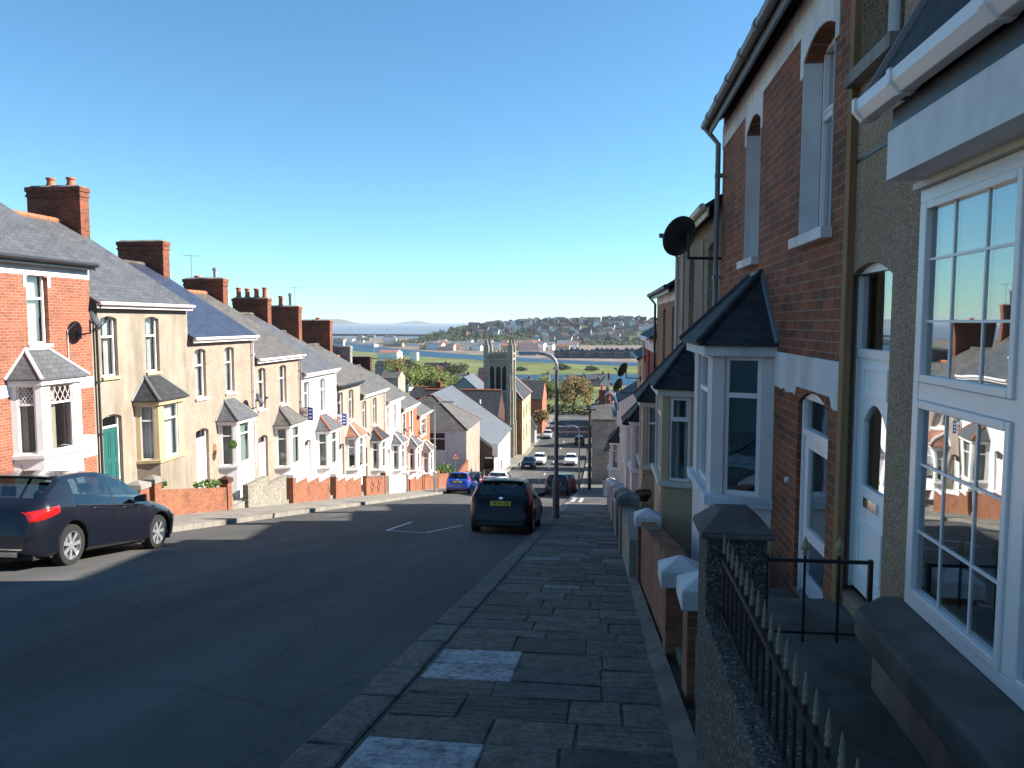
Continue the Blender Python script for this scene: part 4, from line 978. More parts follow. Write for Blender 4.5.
# dishes
dish((-13.72,19.62,.02),R(20),R(25),.62,'dark satellite dish on the red brick house beside its drainpipe',(-.4,-.1,-.05),.3)
dish((-13.72,29.62,-3.14),R(15),R(25),.62,'dark satellite dish above the gutter line between the two pebbledash houses',(-.4,0,-.05),.3)
dish((-13.75,44.3,-6.61),R(15),R(25),.55,'small grey satellite dish beside the clay tiled bay roof',(-.4,0,0),.3)
dish((-13.75,53.1,-7.6),R(15),R(25),.7,'dark satellite dish on the narrow white house',(-.4,0,0),.3)
dish((-13.75,57.6,-8.5),R(15),R(25),.62,'dark satellite dish on the cream banded orange brick house',(-.4,0,0),.3)
# agents' boards
def board(y,zc,label):
    r=empty('sale_board',(-13.95,y,zc),label,'sign','agents boards on the white and beige houses')
    m=MB(); m.box(-.36,.12,-.02,.02,-.30,.30); m.build('panel',M['whitewood'],r)
    m=MB(); m.box(.12,.36,-.022,.022,-.32,.32); m.box(-.36,.12,-.024,.024,-.16,-.12); m.box(-.36,.12,-.024,.024,.29,.32); b=m.build('blue_band',M['p_blue'],r)
    m=MB()
    for k in range(3): m.box(.17,.31,-.026,.026,-.2+.17*k,-.13+.17*k)
    m.build('white_marks',M['whitewood'],b)
    textobj('bro',.27,'redtext',r,(-.12,-.024,.09),(PI/2,0,0),.002,True)
    m=MB(); m.tube([(-.36,0,.25),(-.36,0,-.35)],.02,6); m.tube([(-.40,0,0),(-.2,0,0)],.015,6); m.build('bracket',M['wood'],r)
board(35.25,-4.38,'agents board with red letters and blue edge on the bright white house')
board(40.12,-5.27,'agents board with red letters on the beige house with the clay bay roof')
# ================================================================== RIGHT ROW
XR=1.8
R0=dict(y=(-.5,5.9),e=4.25,fl=-1.98)
fl=R0['fl']; Y0=R0['y'][0]
u=lambda y:y-Y0; z=lambda zz:zz-fl
holes=[(u(5.05),u(5.895),0,z(.40),.10,.09),(u(1.2),u(4.62),z(-1.63),z(.735),0,.05),(u(5.02),u(6.08)-.3,z(1.72),z(3.45),.0,.22),(u(1.6),u(2.6),z(1.72),z(3.45),.0,.22)]
r,T,W,H=house(-1,XR,*R0['y'],R0['e'],fl,'brown pebbledash house nearest the camera with the big white bay window','pebble_dark','slate_dark',holes=holes,gut='oldupvc',name='terraced_house')
door(r,T,u(5.055),u(5.89),.03,z(.40),-.05,'whitewood','arched',.62,'nearglass','upvc')
window(r,T,u(5.03),u(5.77),z(1.73),z(3.44),-.16,'upvc',.45,(),'half','concrete',sillout=.10)
window(r,T,u(1.61),u(2.59),z(1.73),z(3.44),-.16,'upvc',.45,(),'half','concrete',sillout=.10)
# big bay window: three lights with glazing bars
def bigwin():
    ua,ub=u(1.2),u(4.62); zb,zt,zm=z(-1.63),z(.735),z(-.385); n0=.02
    m=MB(T); fw=.075
    m.box(ua,ub,n0-.07,n0,zb,zb+fw); m.box(ua,ub,n0-.07,n0,zt-fw,zt); m.box(ub-fw,ub,n0-.07,n0,zb+fw,zt-fw); m.box(ua,ua+fw,n0-.07,n0,zb+fw,zt-fw)
    cols=[ua,u(2.34),u(3.48),ub]
    for c in cols[1:-1]: m.box(c-.05,c+.05,n0-.07,n0,zb+fw,zt-fw)
    m.box(ua+fw,ub-fw,n0-.068,n0-.002,zm-.05,zm+.05)
    for a,b in zip(cols,cols[1:]):
        a+=.05;b-=.05 if b<ub else fw
        for (c,d) in ((zb+fw,zm-.05),(zm+.05,zt-fw)):
            e=.045; m.box(a,a+e,n0-.05,n0+.014,c,d); m.box(b-e,b,n0-.05,n0+.014,c,d); m.box(a+e,b-e,n0-.05,n0+.014,c,c+e); m.box(a+e,b-e,n0-.05,n0+.014,d-e,d)
    w=m.build('bay_window_frame',M['upvc'],r,bev=.006)
    g=MB(T); bars=MB(T)
    for a,b in zip(cols,cols[1:]):
        a+=.05;b-=.05 if b<ub else fw
        for (c,d) in ((zb+fw,zm-.05),(zm+.05,zt-fw)):
            p=MB(T); p.box(a+.04,b-.04,n0-.028,n0-.018,c+.04,d-.04); p.build('pane',M['nearglass'],w)
            for k in (1,2): x=a+(b-a)*k/3; bars.box(x-.007,x+.007,n0-.017,n0-.010,c+.045,d-.045)
            for zz in (c+(d-c)*.34,c+(d-c)*.68): bars.box(a+.045,b-.045,n0-.0175,n0-.0095,zz-.007,zz+.007)
    bars.build('glazing_bars',M['upvc'],w)
    # venetian blind / net behind
    k=MB(T); n=70
    for i in range(n):
        xa,xb=ua+(ub-ua)*i/n,ua+(ub-ua)*(i+1)/n; na=-.35+(.025 if i%2 else -.025); nb=-.35+(-.025 if i%2 else .025)
        k.face([(xa,na,zb),(xb,nb,zb),(xb,nb,zt),(xa,na,zt)])
    k.build('net_curtain',M['blind'],w)
    s=MB(T)
    # outline of the stone sill: chamfered far corner
    out=[(ub+.0,-.0),(ub+.02,.10),(ub-.20,.34),(ua,.34),(ua,0)]
    out=[(u(4.62)+.10,0),(u(4.62)+.10,.12),(u(4.62)-.14,.34),(ua,.34),(ua,0)]
    s.hexa([(a,b,zb-.16) for a,b in out],[(a,b,zb-.002) for a,b in out]); s.build('stone_sill',M['darkconcrete'],r,bev=.02)
    b=MB(T); out=[(u(4.62)+.03,0),(u(4.62)+.03,.08),(u(4.62)-.16,.24),(ua,.24),(ua,0)]
    b.hexa([(a,c,-1.2) for a,c in out],[(a,c,zb-.158) for a,c in out]); b.build('bay_base',M['greypaint'],r)
    # fascia box, gutter and lean-to roof over the window
    f=MB(T); fb,ft=z(.77),z(1.03); ue=u(4.50)
    f.box(ua,ue,.0,.25,fb,ft); f.build('fascia',M['agedcream' if False else 'oldupvc'],r,bev=.004)
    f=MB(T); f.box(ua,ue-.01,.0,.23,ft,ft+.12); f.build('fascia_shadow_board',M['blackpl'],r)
    f=MB(T); f.box(ua,ub+.01,.021,.06,zt-.0,fb); f.build('head_board',M['agedcream'],r)
    g=MB(T); zg=ft+.13
    prof=[(-.0,.0),(.11,.0),(.12,.05),(.12,.085),(.105,.085),(.095,.02),(.0,.02)]
    def gp(uu,s=1): return [(uu,.24+a,zg+b) for a,b in [(0,.09),(0,.02),(.03,-.02),(.09,-.02),(.13,.03),(.135,.09)]]
    g.hexa(gp(u(1.3)),gp(u(4.68)))
    for uu in (u(4.68),u(4.15),u(3.2),u(2.2)): 
        P1=[(uu-.03,.235+a,zg+b) for a,b in [(-.005,.1),(-.005,.01),(.03,-.03),(.10,-.03),(.15,.03),(.15,.1)]]; g.hexa(P1,[(a+.05,b,c) for a,b,c in P1])
    g.build('bay_gutter',M['upvc'],r,bev=.004)
    q=MB(T); z0=zg+.07; z1=z(2.05)
    A=(u(1.3),.34,z0);B=(u(4.62),.34,z0);C=(u(3.75),.01,z1);D=(u(1.3),.01,z1);E_=(u(4.62),.0,z0)
    q.face([A,B,C,D]); q.face([B,E_,C]); q.face([A,D,(u(1.3),0,z0)]); q.face([A,B,E_,(u(1.3),0,z0)])
    q.build('bay_roof',M['slate_dark'],r)
    q=MB(T); q.tube([B,C],.03,6); q.build('hip_tiles',M['lead'],r)
bigwin()
m=MB(T); m.box(u(5.80),u(5.90),.0,.05,-1,H-.1); m.build('party_line_strip',M['brownpaint'],r)
m=MB(T); m.box(0,u(5.80),0,.008,z(1.12),z(1.14)); m.build('movement_joint',M['blackpl'],r)
chimney(r,T,W-.24,W+.23,-5.6,-3.62,H+1.6,H+3.7,'chimbrick',((.3,'pot',.4),(.6,'pot',.4)))
# red brick house
y0,y1=5.9,12.0; e=3.02; fl=-2.45; Y0=y0
holes=[(.38,1.32,0,z(-.60),.12,.06),(.50,1.45,z(.74),z(2.44),.14,.20),(3.3,4.15,z(.74),z(2.44),.14,.20),(2.7,4.2,.6,2.0,0)]
r,T,W,H=house(-1,XR,y0,y1,e,fl,'red brick house with a broad white band under its eaves, second from the camera','redbrick2','slate_dark',holes=holes,gut='greypl')
door(r,T,.39,1.31,.0,z(-.62),-.035,'upvc','glazed',.36,'nearglass')
textobj('7',.07,'text',r,(.135,.85,1.43),(PI/2,0,-PI/2))
m=MB(T); m.lathe((1.62,.0,.95),[(.028,0),(.03,.03),(.01,.04)],10,'y'); m.v=[]; m.f=[]
m.lathe((1.6,.0,.95),[(.03,-.001),(.03,.03),(.012,.035)],10,'y'); m.build('door_bell',M['upvc'],r)
for wn in ((.51,1.44),(3.31,4.14)): window(r,T,wn[0],wn[1],z(.75),z(2.44),-.16,'upvc',.62,(),'half','bluewhite',sash=True,sillout=.09,pane='nearglass')
b=MB(T)
zb=z(2.56); zz=H-.14
b.box(0,W,0,.012,zb,zz)
for (a,c) in ((.5,1.45),(3.3,4.15)):
    k=8; pr=None
    for i in range(k+1):
        t=i/k; uu=a-.02+(c-a+.04)*t; zc=z(2.44)-.14*(2*t-1)**2
        if pr: b.hexa([(pr[0],.0,pr[1]),(uu,.0,zc),(uu,.0,zb),(pr[0],.0,zb)],[(pr[0],.013,pr[1]),(uu,.013,zc),(uu,.013,zb),(pr[0],.013,zb)])
        pr=(uu,zc)
    for (s0,s1) in ((a-.10,a),(c,c+.10)): b.box(s0,s1,0,.0125,z(2.18),zb)
b.build('painted_band',M['bluewhite'],r)
for (a,c) in ((.5,1.45),(3.3,4.15)):
    for s in (a+.002,c-.012):
        b=MB(T); b.box(s,s+.010,-.155,.010,z(.745),z(2.3)); b.build('painted_reveal',M['bluewhite'],r)
b=MB(T); pr=None; rq=random.Random(4)
for i in range(41):
    uu=.0+2.28*i/40; lo=z(-.66)+rq.uniform(-.02,.02)
    if .30<uu<1.40: lo=z(-.585)
    if pr: b.hexa([(pr[0],0,pr[1]),(uu,0,lo),(uu,0,z(-.30)),(pr[0],0,z(-.30))],[(pr[0],.012,pr[1]),(uu,.012,lo),(uu,.012,z(-.30)),(pr[0],.012,z(-.30))])
    pr=(uu,lo)
b.build('painted_door_band',M['bluewhite'],r)
bay(r,T,[(2.3,0),(2.52,.60),(4.05,.60),(4.3,0)],z(-1.85),z(-.36),'lav','slate_dark',hip='slate_dark',curt='top',marg=(.13,.34,.13),rh=.78,top=(.75,1.35),fas='oldwhite',pane='nearglass',zb=-1.6,sash=False,fh=.14)
downpipe(r,T,W-.06,0,H-.05,'greypl')
chimney(r,T,W-.24,W+.23,-5.6,-3.62,H+1.6,H+3.6,'chimbrick',((.3,'pot',.4),(.6,'pot',.4)))
m=MB(T)
for k in range(2): m.box(.25,1.45,.0,.35+.3*k,-.9,-.06-.19*k)
m.build('door_step',M['darkconcrete'],r,bev=.01)
# gutter joints
sl=2.75/4.4
for k in range(7): uu=.4+k*.85; g=MB(T); g.tube([(uu-.04,.285,H-.24*sl+.03),(uu+.04,.285,H-.24*sl+.03)],.066,10); g.build('gutter_joint',M['greypl'],r)
RIGHT=[
 dict(y=(12.0,18.4),e=1.85,lab='tan pebbledash house carrying the large satellite dish',wall='pebble_tan',gut='agedcream',bw='tanpaint',pipe=('lav',5.9),ch=3.6,sill='agedcream'),
 dict(y=(18.4,24.9),e=.95,lab='brown rendered house with black gutter and hanging basket by its tan bay',wall='ochrebrick',gut='blackpl',bw='tanpaint',pipe=('blackpl',6.3),ch=3.6,sill='agedcream'),
 dict(y=(24.9,31.0),e=-.42,lab='dark red painted house with a white band under its eaves',wall='redpaint',gut='oldupvc',bw='lav',pipe=('lav',5.9),ch=3.5,sill='white'),
 dict(y=(31.0,37.1),e=-1.35,lab='tan painted house below the dark red painted one',wall='tanpaint',gut='blackpl',bw='lav',pipe=None,ch=3.6,sill='white'),
 dict(y=(49.3,55.4),e=-5.0,lab='pale painted house just beyond the side road on the right',wall='lav',gut='oldupvc',bw='oldwhite',pipe=('lav',5.9),ch=3.5,sill='white'),
 dict(y=(55.4,61.5),e=-6.2,lab='white rendered house with a black edged porch roof, second lowest of the right row',wall='white',gut='oldupvc',bw='white',pipe=None,ch=3.5,sill='white'),
 dict(y=(61.5,67.6),e=-7.4,lab='tan rendered end house, lowest of the right row',wall='pinkrender',gut='blackpl',bw='tanpaint',pipe=None,ch=None,sill='white'),
]
for i,h in enumerate(RIGHT):
    y0,y1=h['y']; e=h['e']; fl=e-5.45; W=y1-y0; H=5.45
    wins=[(.5,1.4,H-2.3,H-.55,.1,.16),(3.3,4.15,H-2.3,H-.55,.1,.16)]
    r,T,W,H=house(-1,XR if i<4 else 1.4,y0,y1,e,fl,h['lab'],h['wall'],'slate_dark',holes=[(.38,1.32,0,2.2,.1,.16)]+wins+[(2.8,4.3,.6,2.0,0)],gut=h['gut'])
    for wn in wins: window(r,T,wn[0]+.01,wn[1]-.01,wn[2]+.01,wn[3],-.12,'upvc',.62,(),'net' if i<3 else None,h['sill'],pane='glass')
    door(r,T,.39,1.31,.0,2.19,-.12,['whitewood','teal','p_red','whitewood','p_black','whitewood','brownpaint'][i],'panel',.36)
    bay(r,T,[(2.4,0),(2.62,.62),(4.4,.62),(4.62,0)],.62,2.22,h['bw'],'slate_dark',hip='slate_dark',curt='half' if i<2 else None,marg=(.13,.34,.13),rh=.95,top=(.75,1.35),fas='agedcream' if i<2 else 'white',sash=(i==0),base=None)
    if h['ch']: chimney(r,T,W-.24,W+.23,-5.6,-3.62,H+1.6,H+h['ch'],'chimbrick',((.3,'pot',.45),(.6,'pot',.45)))
    if h['pipe']: downpipe(r,T,h['pipe'][1],0,H-.05,h['pipe'][0])
    if i in (1,2):
        b=MB(T); b.box(0,W,0,.014,H-.42,H-.1) if i==1 else b.box(0,W,0,.014,H-.6,H-.1); b.build('painted_band',M['bluewhite'],r)
    if i==0:
        b=MB(T); b.box(W-1.35,W-.75,0,.03,-.5,H-.2); b.box(1.9,2.2,0,.02,2.6,H-.4); b.build('smooth_render_strip',M['olive'],r)
    if i==5:
        b=MB(T); A=[(.1,0,3.0),(1.9,0,3.0),(1.9,1.0,2.25),(.1,1.0,2.25)]; b.hexa(A,[(a,c,d+.07) for a,c,d in A]); po=b.build('porch_roof',M['slate_dark'],r)
        b=MB(T); b.tube([(.05,1.05,2.22),(1.95,1.05,2.22)],.05,8); b.tube([(1.9,1.0,2.2),(1.9,.05,1.95)],.035,8); b.build('gutter',M['blackpl'],po)
# right garden ground
for (ya,yb,zz) in [(-.5,5.9,-2.06),(5.9,12.0,-2.5)]+[(h['y'][0],h['y'][1],h['e']-5.5) for h in RIGHT]:
    m=MB(); zz=zz-.02
    zr=max(zz-.25,P(yb)+.05)
    za,zb_=(zz,zz) if ya<0 else (P(ya)+.16,P(yb)+.16)
    m.hexa([(XR+.2,ya,zz-3),(.66,ya,zz-3),(.66,yb,zz-3),(XR+.2,yb,zz-3)],[(XR+.2,ya,za),(.66,ya,za-.02),(.66,yb,zb_-.02),(XR+.2,yb,zb_)]); tag(m.build('garden_ground',M['bed']),kind='structure')
dish((1.25,12.0,1.27),R(135),R(20),.72,'large dark satellite dish high on the tan pebbledash house against the sky',(1,.1,.02),.62)
dish((1.05,33.0,-2.05),R(150),R(20),.75,'upper of two dark dishes on the lower right houses',(1,0,0),.6)
dish((.95,36.5,-3.0),R(150),R(20),.8,'lower of two dark dishes on the lower right houses',(1,0,0),.6)
# hanging basket
hb=empty('hanging_basket',(1.16,20.1,P(20.1)+1.05),'dark brown hanging basket beside the tan bay window','hanging basket')
m=MB(); m.lathe((0,0,0),[(.02,-.22),(.12,-.19),(.19,-.10),(.22,.0),(.20,.01)],16); m.build('basket',M['wood'],hb,smooth='auto')
m=MB()
for a in (0,2.1,4.2): m.tube([(.2*math.cos(a),.2*math.sin(a),0),(0,0,.42)],.005,4)
m.tube([(0,0,.42),(.0,0,.5),(.35,.3,.5)],.012,5); m.build('hanger',M['blackpl'],hb)
leafclump('dry_plant',(0,0,.03),.2,150,'leaf_o',None,None,flat=.4,size=.05,par=hb)
# --- near boundary: pebbledash retaining wall, pier, railings
GX=.54
r=empty('railing_wall',(GX,3.9,P(3.9)),'rough dark pebbledash front wall and capped pier carrying the near railings','garden wall')
def TW(p): return (p[0]-GX,p[1]-3.9,p[2]-P(3.9))
m=MB(TW); m.hexa([(GX,-.5,P(-.5)-.4),(GX+.2,-.5,P(-.5)-.4),(GX+.2,3.9,P(3.9)-.4),(GX,3.9,P(3.9)-.4)],[(GX,-.5,-1.49),(GX+.2,-.5,-1.49),(GX+.2,3.9,-1.49),(GX,3.9,-1.49)]); m.build('wall',M['pebble_pier'],r,bev=.01)
m=MB(TW); m.box(GX+.002,GX+.30,3.87,4.17,P(4)-.4,-1.08); m.build('pier',M['pebble_pier'],r,bev=.01)
m=MB(TW); a,b,c,d=GX-.03,GX+.33,3.84,4.20
m.hexa([(a,c,-1.079),(b,c,-1.079),(b,d,-1.079),(a,d,-1.079)],[(a,c,-1.05),(b,c,-1.05),(b,d,-1.05),(a,d,-1.05)])
m.hexa([(a,c,-1.049),(b,c,-1.049),(b,d,-1.049),(a,d,-1.049)],[(a+.1,c+.1,-.955),(b-.1,c+.1,-.955),(b-.1,d-.1,-.955),(a+.1,d-.1,-.955)]); m.build('pier_cap',M['darkconcrete'],r,bev=.008)
rl=empty('front_railing',(.62,3.87,-1.49),'black iron railing with pale spear tips along the near garden wall','railing','iron railings')
def TRl(p): return (p[0]-.62,p[1]-3.87,p[2]+1.49)
m=MB(TRl); m.box(.605,.625,.2,3.87,-1.175,-1.155); m.box(.605,.625,.2,3.87,-1.44,-1.425); m.build('rails',M['iron'],rl)
k=0; yy=3.78
while yy>.6:
    m=MB(TRl); m.tube([(.615,yy,-1.47),(.615,yy,-1.12)],.007,6); m.build('bar',M['iron'],rl)
    m=MB(TRl); m.lathe((.615,yy,-1.13),[(.008,0),(.011,.008),(.007,.018),(.010,.028),(.010,.034),(.006,.042),(.009,.052),(.003,.095),(.001,.105)],8); m.build('spear_tip',M['gold'],rl,smooth=True)
    yy-=.115; k+=1
g=empty('dividing_railing',(1.2,4.75,-1.9),'short black iron cross railing with dark fleur tips before the white arched door','railing','iron railings')
def TG(p): return (p[0]-1.2,p[1]-4.75,p[2]+1.9)
m=MB(TG); m.box(.95,1.63,4.74,4.76,-1.455,-1.435); m.box(1.62,1.645,4.735,4.765,-1.95,-1.43); m.box(.95,1.63,4.74,4.76,-1.9,-1.885); m.build('rails',M['iron'],g)
for xx in (1.03,1.25,1.45):
    m=MB(TG); m.tube([(xx,4.75,-1.95),(xx,4.75,-1.40)],.009,6); m.build('bar',M['iron'],g)
    m=MB(TG); m.lathe((xx,4.75,-1.41),[(.008,0),(.02,.01),(.01,.02),(.028,.04),(.024,.06),(.003,.115)],8); m.build('fleur_tip',M['brass'],g,smooth=True)
# brick house front wall with three white capped piers and stepped brick top
GB=(.50,.72)
RW=dict(group='front walls and piers on the right')
gwall(.64,.84,5.45,5.46,.5,'darkbrick',None,'brick pier with a cracked white pyramid cap nearest the pebbledash pier',piers=((5.3,.27,.70,'bluewhite'),),name='gate_pier',cat='gate pier',pm='wallbrick',**RW)
gwall(.60,.80,6.75,10.7,.86,'wallbrick',None,'red brick wall with a stepped top running between the white capped piers',steps=9,piers=((6.55,.26,.66,'bluewhite'),(10.95,.28,.86,'bluewhite')),**RW)
m=MB(); 
gwall(.46,.70,11.3,14.6,.75,'olive',None,'lumpy tan stone wall beyond the white capped brick piers',steps=2,piers=((14.9,.34,1.0,'concrete'),),pm='pinkrender',**RW)
gwall(.48,.68,16.0,18.2,.75,'redpaint',None,'dark red low wall beside the tan pier',piers=((18.5,.32,1.0,'pinkrender'),),pm='pinkrender',**RW)
gwall(.48,.68,19.4,24.4,.75,'wallbrick','bluewhite','brick wall with chalky blue white coping before the basket house',piers=((19.2,.34,1.0,'bluewhite'),(24.6,.34,1.05,'bluewhite')),pm='bluewhite',**RW)
gwall(.48,.68,25.8,30.6,.75,'oldwhite',None,'weathered white low wall before the dark red house',piers=((25.6,.34,1.0,'bluewhite'),(30.7,.34,1.05,'bluewhite')),pm='bluewhite',**RW)
gwall(.48,.68,32.2,36.6,.8,'wallbrick','concrete','brick wall with grey coping ending at the side road',piers=((36.8,.34,1.1,'bluewhite'),),pm='oldwhite',**RW)
gwall(.40,.60,50.0,67.0,.8,'oldwhite','concrete','white wall before the lowest right houses',piers=((49.8,.34,1.1,'concrete'),(55.6,.34,1.1,'concrete'),(61.5,.34,1.1,'concrete')),pm='oldwhite',**RW)
# ================================================================== CARS
def roadp(y): return math.atan((P(y)-P(y+4))/4)
def put(kind,pm,x,y,label,face=1,**k):
    a=roadp(y if face>0 else y-4)
    return _put(kind,pm,x,y,label,face,a,k)
def _put(kind,pm,x,y,label,face,a,k):
    dz=k.pop('dz',0); tn=k.pop('turn',0)
    return car(kind,pm,(x,y,roadz(max(XK_L,min(XK_R,x)),y)-.004+dz),PI/2*face+tn,label,pitch=a*face,**k)
put('hatch','p_navy',-9.17,10.16,'dark navy hatchback with large red rear lamp parked before the red brick house',roll=R(.6),rearlamp='wide',dz=-.01,turn=R(3.0))
put('supermini','p_black',-2.55,19.55,'black hatchback with yellow rear plate parked in shade by the near right kerb',plate='W14 CPJ',roll=0)
put('supermini','p_blue',-9.45,50.3,'bright blue hatchback parked beside the left lamp post',plate='BK53',dz=0)
put('hatch','p_black',-9.5,55.3,'black car parked directly in front of the bright blue hatchback',detail=False)
put('hatch','p_white',-8.15,60.6,'white hatchback beyond the black hatchback roof, on the left side',detail=False)
put('supermini','p_navy',-2.85,52.2,'dark hatchback parked in shade on the right, beyond the near lamp post',detail=False)
put('hatch','p_red',-2.6,58.0,'dark red car on the right just beyond the shaded dark hatchback',detail=False)
put('supermini','p_black',-8.5,94.5,'black car facing uphill at the foot of the hill',face=-1,detail=False)
put('supermini','p_white',-7.7,101,'white car half hidden behind the black car facing uphill',face=-1,detail=False)
put('supermini','p_white',-3.6,101,'white car driving uphill on the right side of the road',face=-1,detail=False)
put('supermini','p_silver',-9.2,139,'silver car parked far down the left side past the cream house',face=-1,detail=False)
put('supermini','p_navy',-3.2,126,'dark blue car far down the right side of the road',detail=False)
# ================================================================== LAMP POSTS, SIGNS
def lamp(x,y,h,d,label,mat='darksteel',head=.7,arm=.55,r=.06):
    z=P(y); L=empty('street_lamp',(x,y,z),label,'street lamp','street lamps down the hill')
    m=MB(); m.tube([(0,0,-.1),(0,0,1.3)],r*1.6,10); m.tube([(0,0,1.3),(0,0,1.38)],r*1.6,10,r); m.tube([(0,0,1.38),(0,0,h-.55)],r,10,r*.75); m.build('pole',M[mat],L,smooth='auto')
    m=MB(); m.tube([(0,0,h-.55),(0,0,h-.4),(d*.06,0,h-.22),(d*.2,0,h-.08),(d*.4,0,h-.01),(d*arm,0,h+.01)],r*.75,8); m.build('bracket_arm',M['steel'],L,smooth='auto')
    m=MB(); a=arm-.05; q=[(d*a,-.07),(d*(a+head),-.05),(d*(a+head),.05),(d*a,.07)]; m.hexa([(p[0],p[1],h-.03) for p in q],[(p[0]*.99,p[1]*.6,h+.07) for p in q]); hd=m.build('lantern',M['steel'],L,bev=.02)
    m=MB(); q=[(d*(a+.15),-.06),(d*(a+head-.05),-.05),(d*(a+head-.05),.05),(d*(a+.15),.06)]; m.hexa([(p[0],p[1],h-.075) for p in q],[(p[0],p[1],h-.029) for p in q]); m.build('lens',M['curtain'],hd)
    m=MB(); m.box(-.101,-.097,-.06,.06,.5,1.0); m.build('door_panel',M['darksteel'],L)
    return L
lamp(-1.42,25.6,5.55,-1,'tall grey street lamp on the near right pavement beyond the black hatchback','darksteel',.75,.6,.075)
lamp(-10.75,49.4,6.0,1,'pale street lamp on the left pavement beside the blue car','steel',.8,.6,.06)
lamp(-1.45,57,5.0,-1,'thin street lamp on the right pavement beyond the dark red car','steel',.6,.4,.06)
lamp(-10.8,150,6.0,1,'small street lamp far off by the trees on the left','steel')
lamp(2.6,92,7.5,-1,'street lamp standing before the gable roofs above the right row','steel')
t=empty('telegraph_pole',(-.75,63,P(63)),'dark wooden telegraph pole on the right pavement','telegraph pole')
m=MB(); m.tube([(0,0,-.2),(0,0,7.0)],.14,8,.10); m.build('pole',M['wood'],t,smooth='auto'); m=MB(); m.box(-.5,.5,-.04,.04,6.6,6.7); m.build('cross_arm',M['wood'],t)
s=empty('warning_sign',(-12.15,64,P(64)),'red bordered warning triangle on a post by the white corner house','road sign')
m=MB(); m.tube([(0,0.03,-.1),(0,0.03,2.9)],.035,8); m.build('post',M['greypl'],s)
m=MB(); m.hexa([(-.36,-.01,2.30),(.36,-.01,2.30),(0,-.01,2.95)],[(-.36,.01,2.30),(.36,.01,2.30),(0,.01,2.95)]); pl=m.build('sign_plate',M['redlens'],s)
m=MB(); m.hexa([(-.25,-.014,2.36),(.25,-.014,2.36),(0,-.014,2.82)],[(-.25,-.0115,2.36),(.25,-.0115,2.36),(0,-.0115,2.82)]); m.build('sign_face',M['whitewood'],pl)
m=MB(); 
for q in (-.07,.05): m.box(q,q+.05,-.018,-.0145,2.42,2.60)
m.box(-.10,.12,-.018,-.0145,2.52,2.56); m.build('symbol',M['text'],pl)
s=empty('notice_board',(-11.3,78,P(78)),'dark notice board on legs by the hall','sign')
m=MB(); m.box(-.55,.55,-.05,.05,.9,2.3); m.build('panel',M['p_black'],s); m=MB(); m.tube([(-.5,.0,-.1),(-.5,0,.9)],.04,6); m.tube([(.5,.0,-.1),(.5,0,.9)],.04,6); m.build('leg',M['steel'],s); m=MB(); m.box(-.4,.4,-.056,-.051,2.0,2.15); m.build('heading_strip',M['whitewood'],s)
s=empty('street_sign',(-10.9,80,P(80)),'tall white rectangular sign on a post beside the dark notice board','sign')
m=MB(); m.tube([(0,.04,-.1),(0,.04,3.6)],.04,6); m.build('post',M['steel'],s); m=MB(); m.box(-.3,.3,-.01,.01,2.0,3.5); m.build('panel',M['whitewood'],s)
s=empty('traffic_sign',(-.9,72,P(72)),'pale sign plates on a post below the stone gable','sign')
m=MB(); m.tube([(0,.04,-.1),(0,.04,3.2)],.04,6); m.build('post',M['steel'],s); m=MB(); m.box(-.3,.3,-.01,.01,2.5,3.1); m.box(-.25,.25,-.01,.01,2.0,2.4); m.build('panel',M['oldwhite'],s)
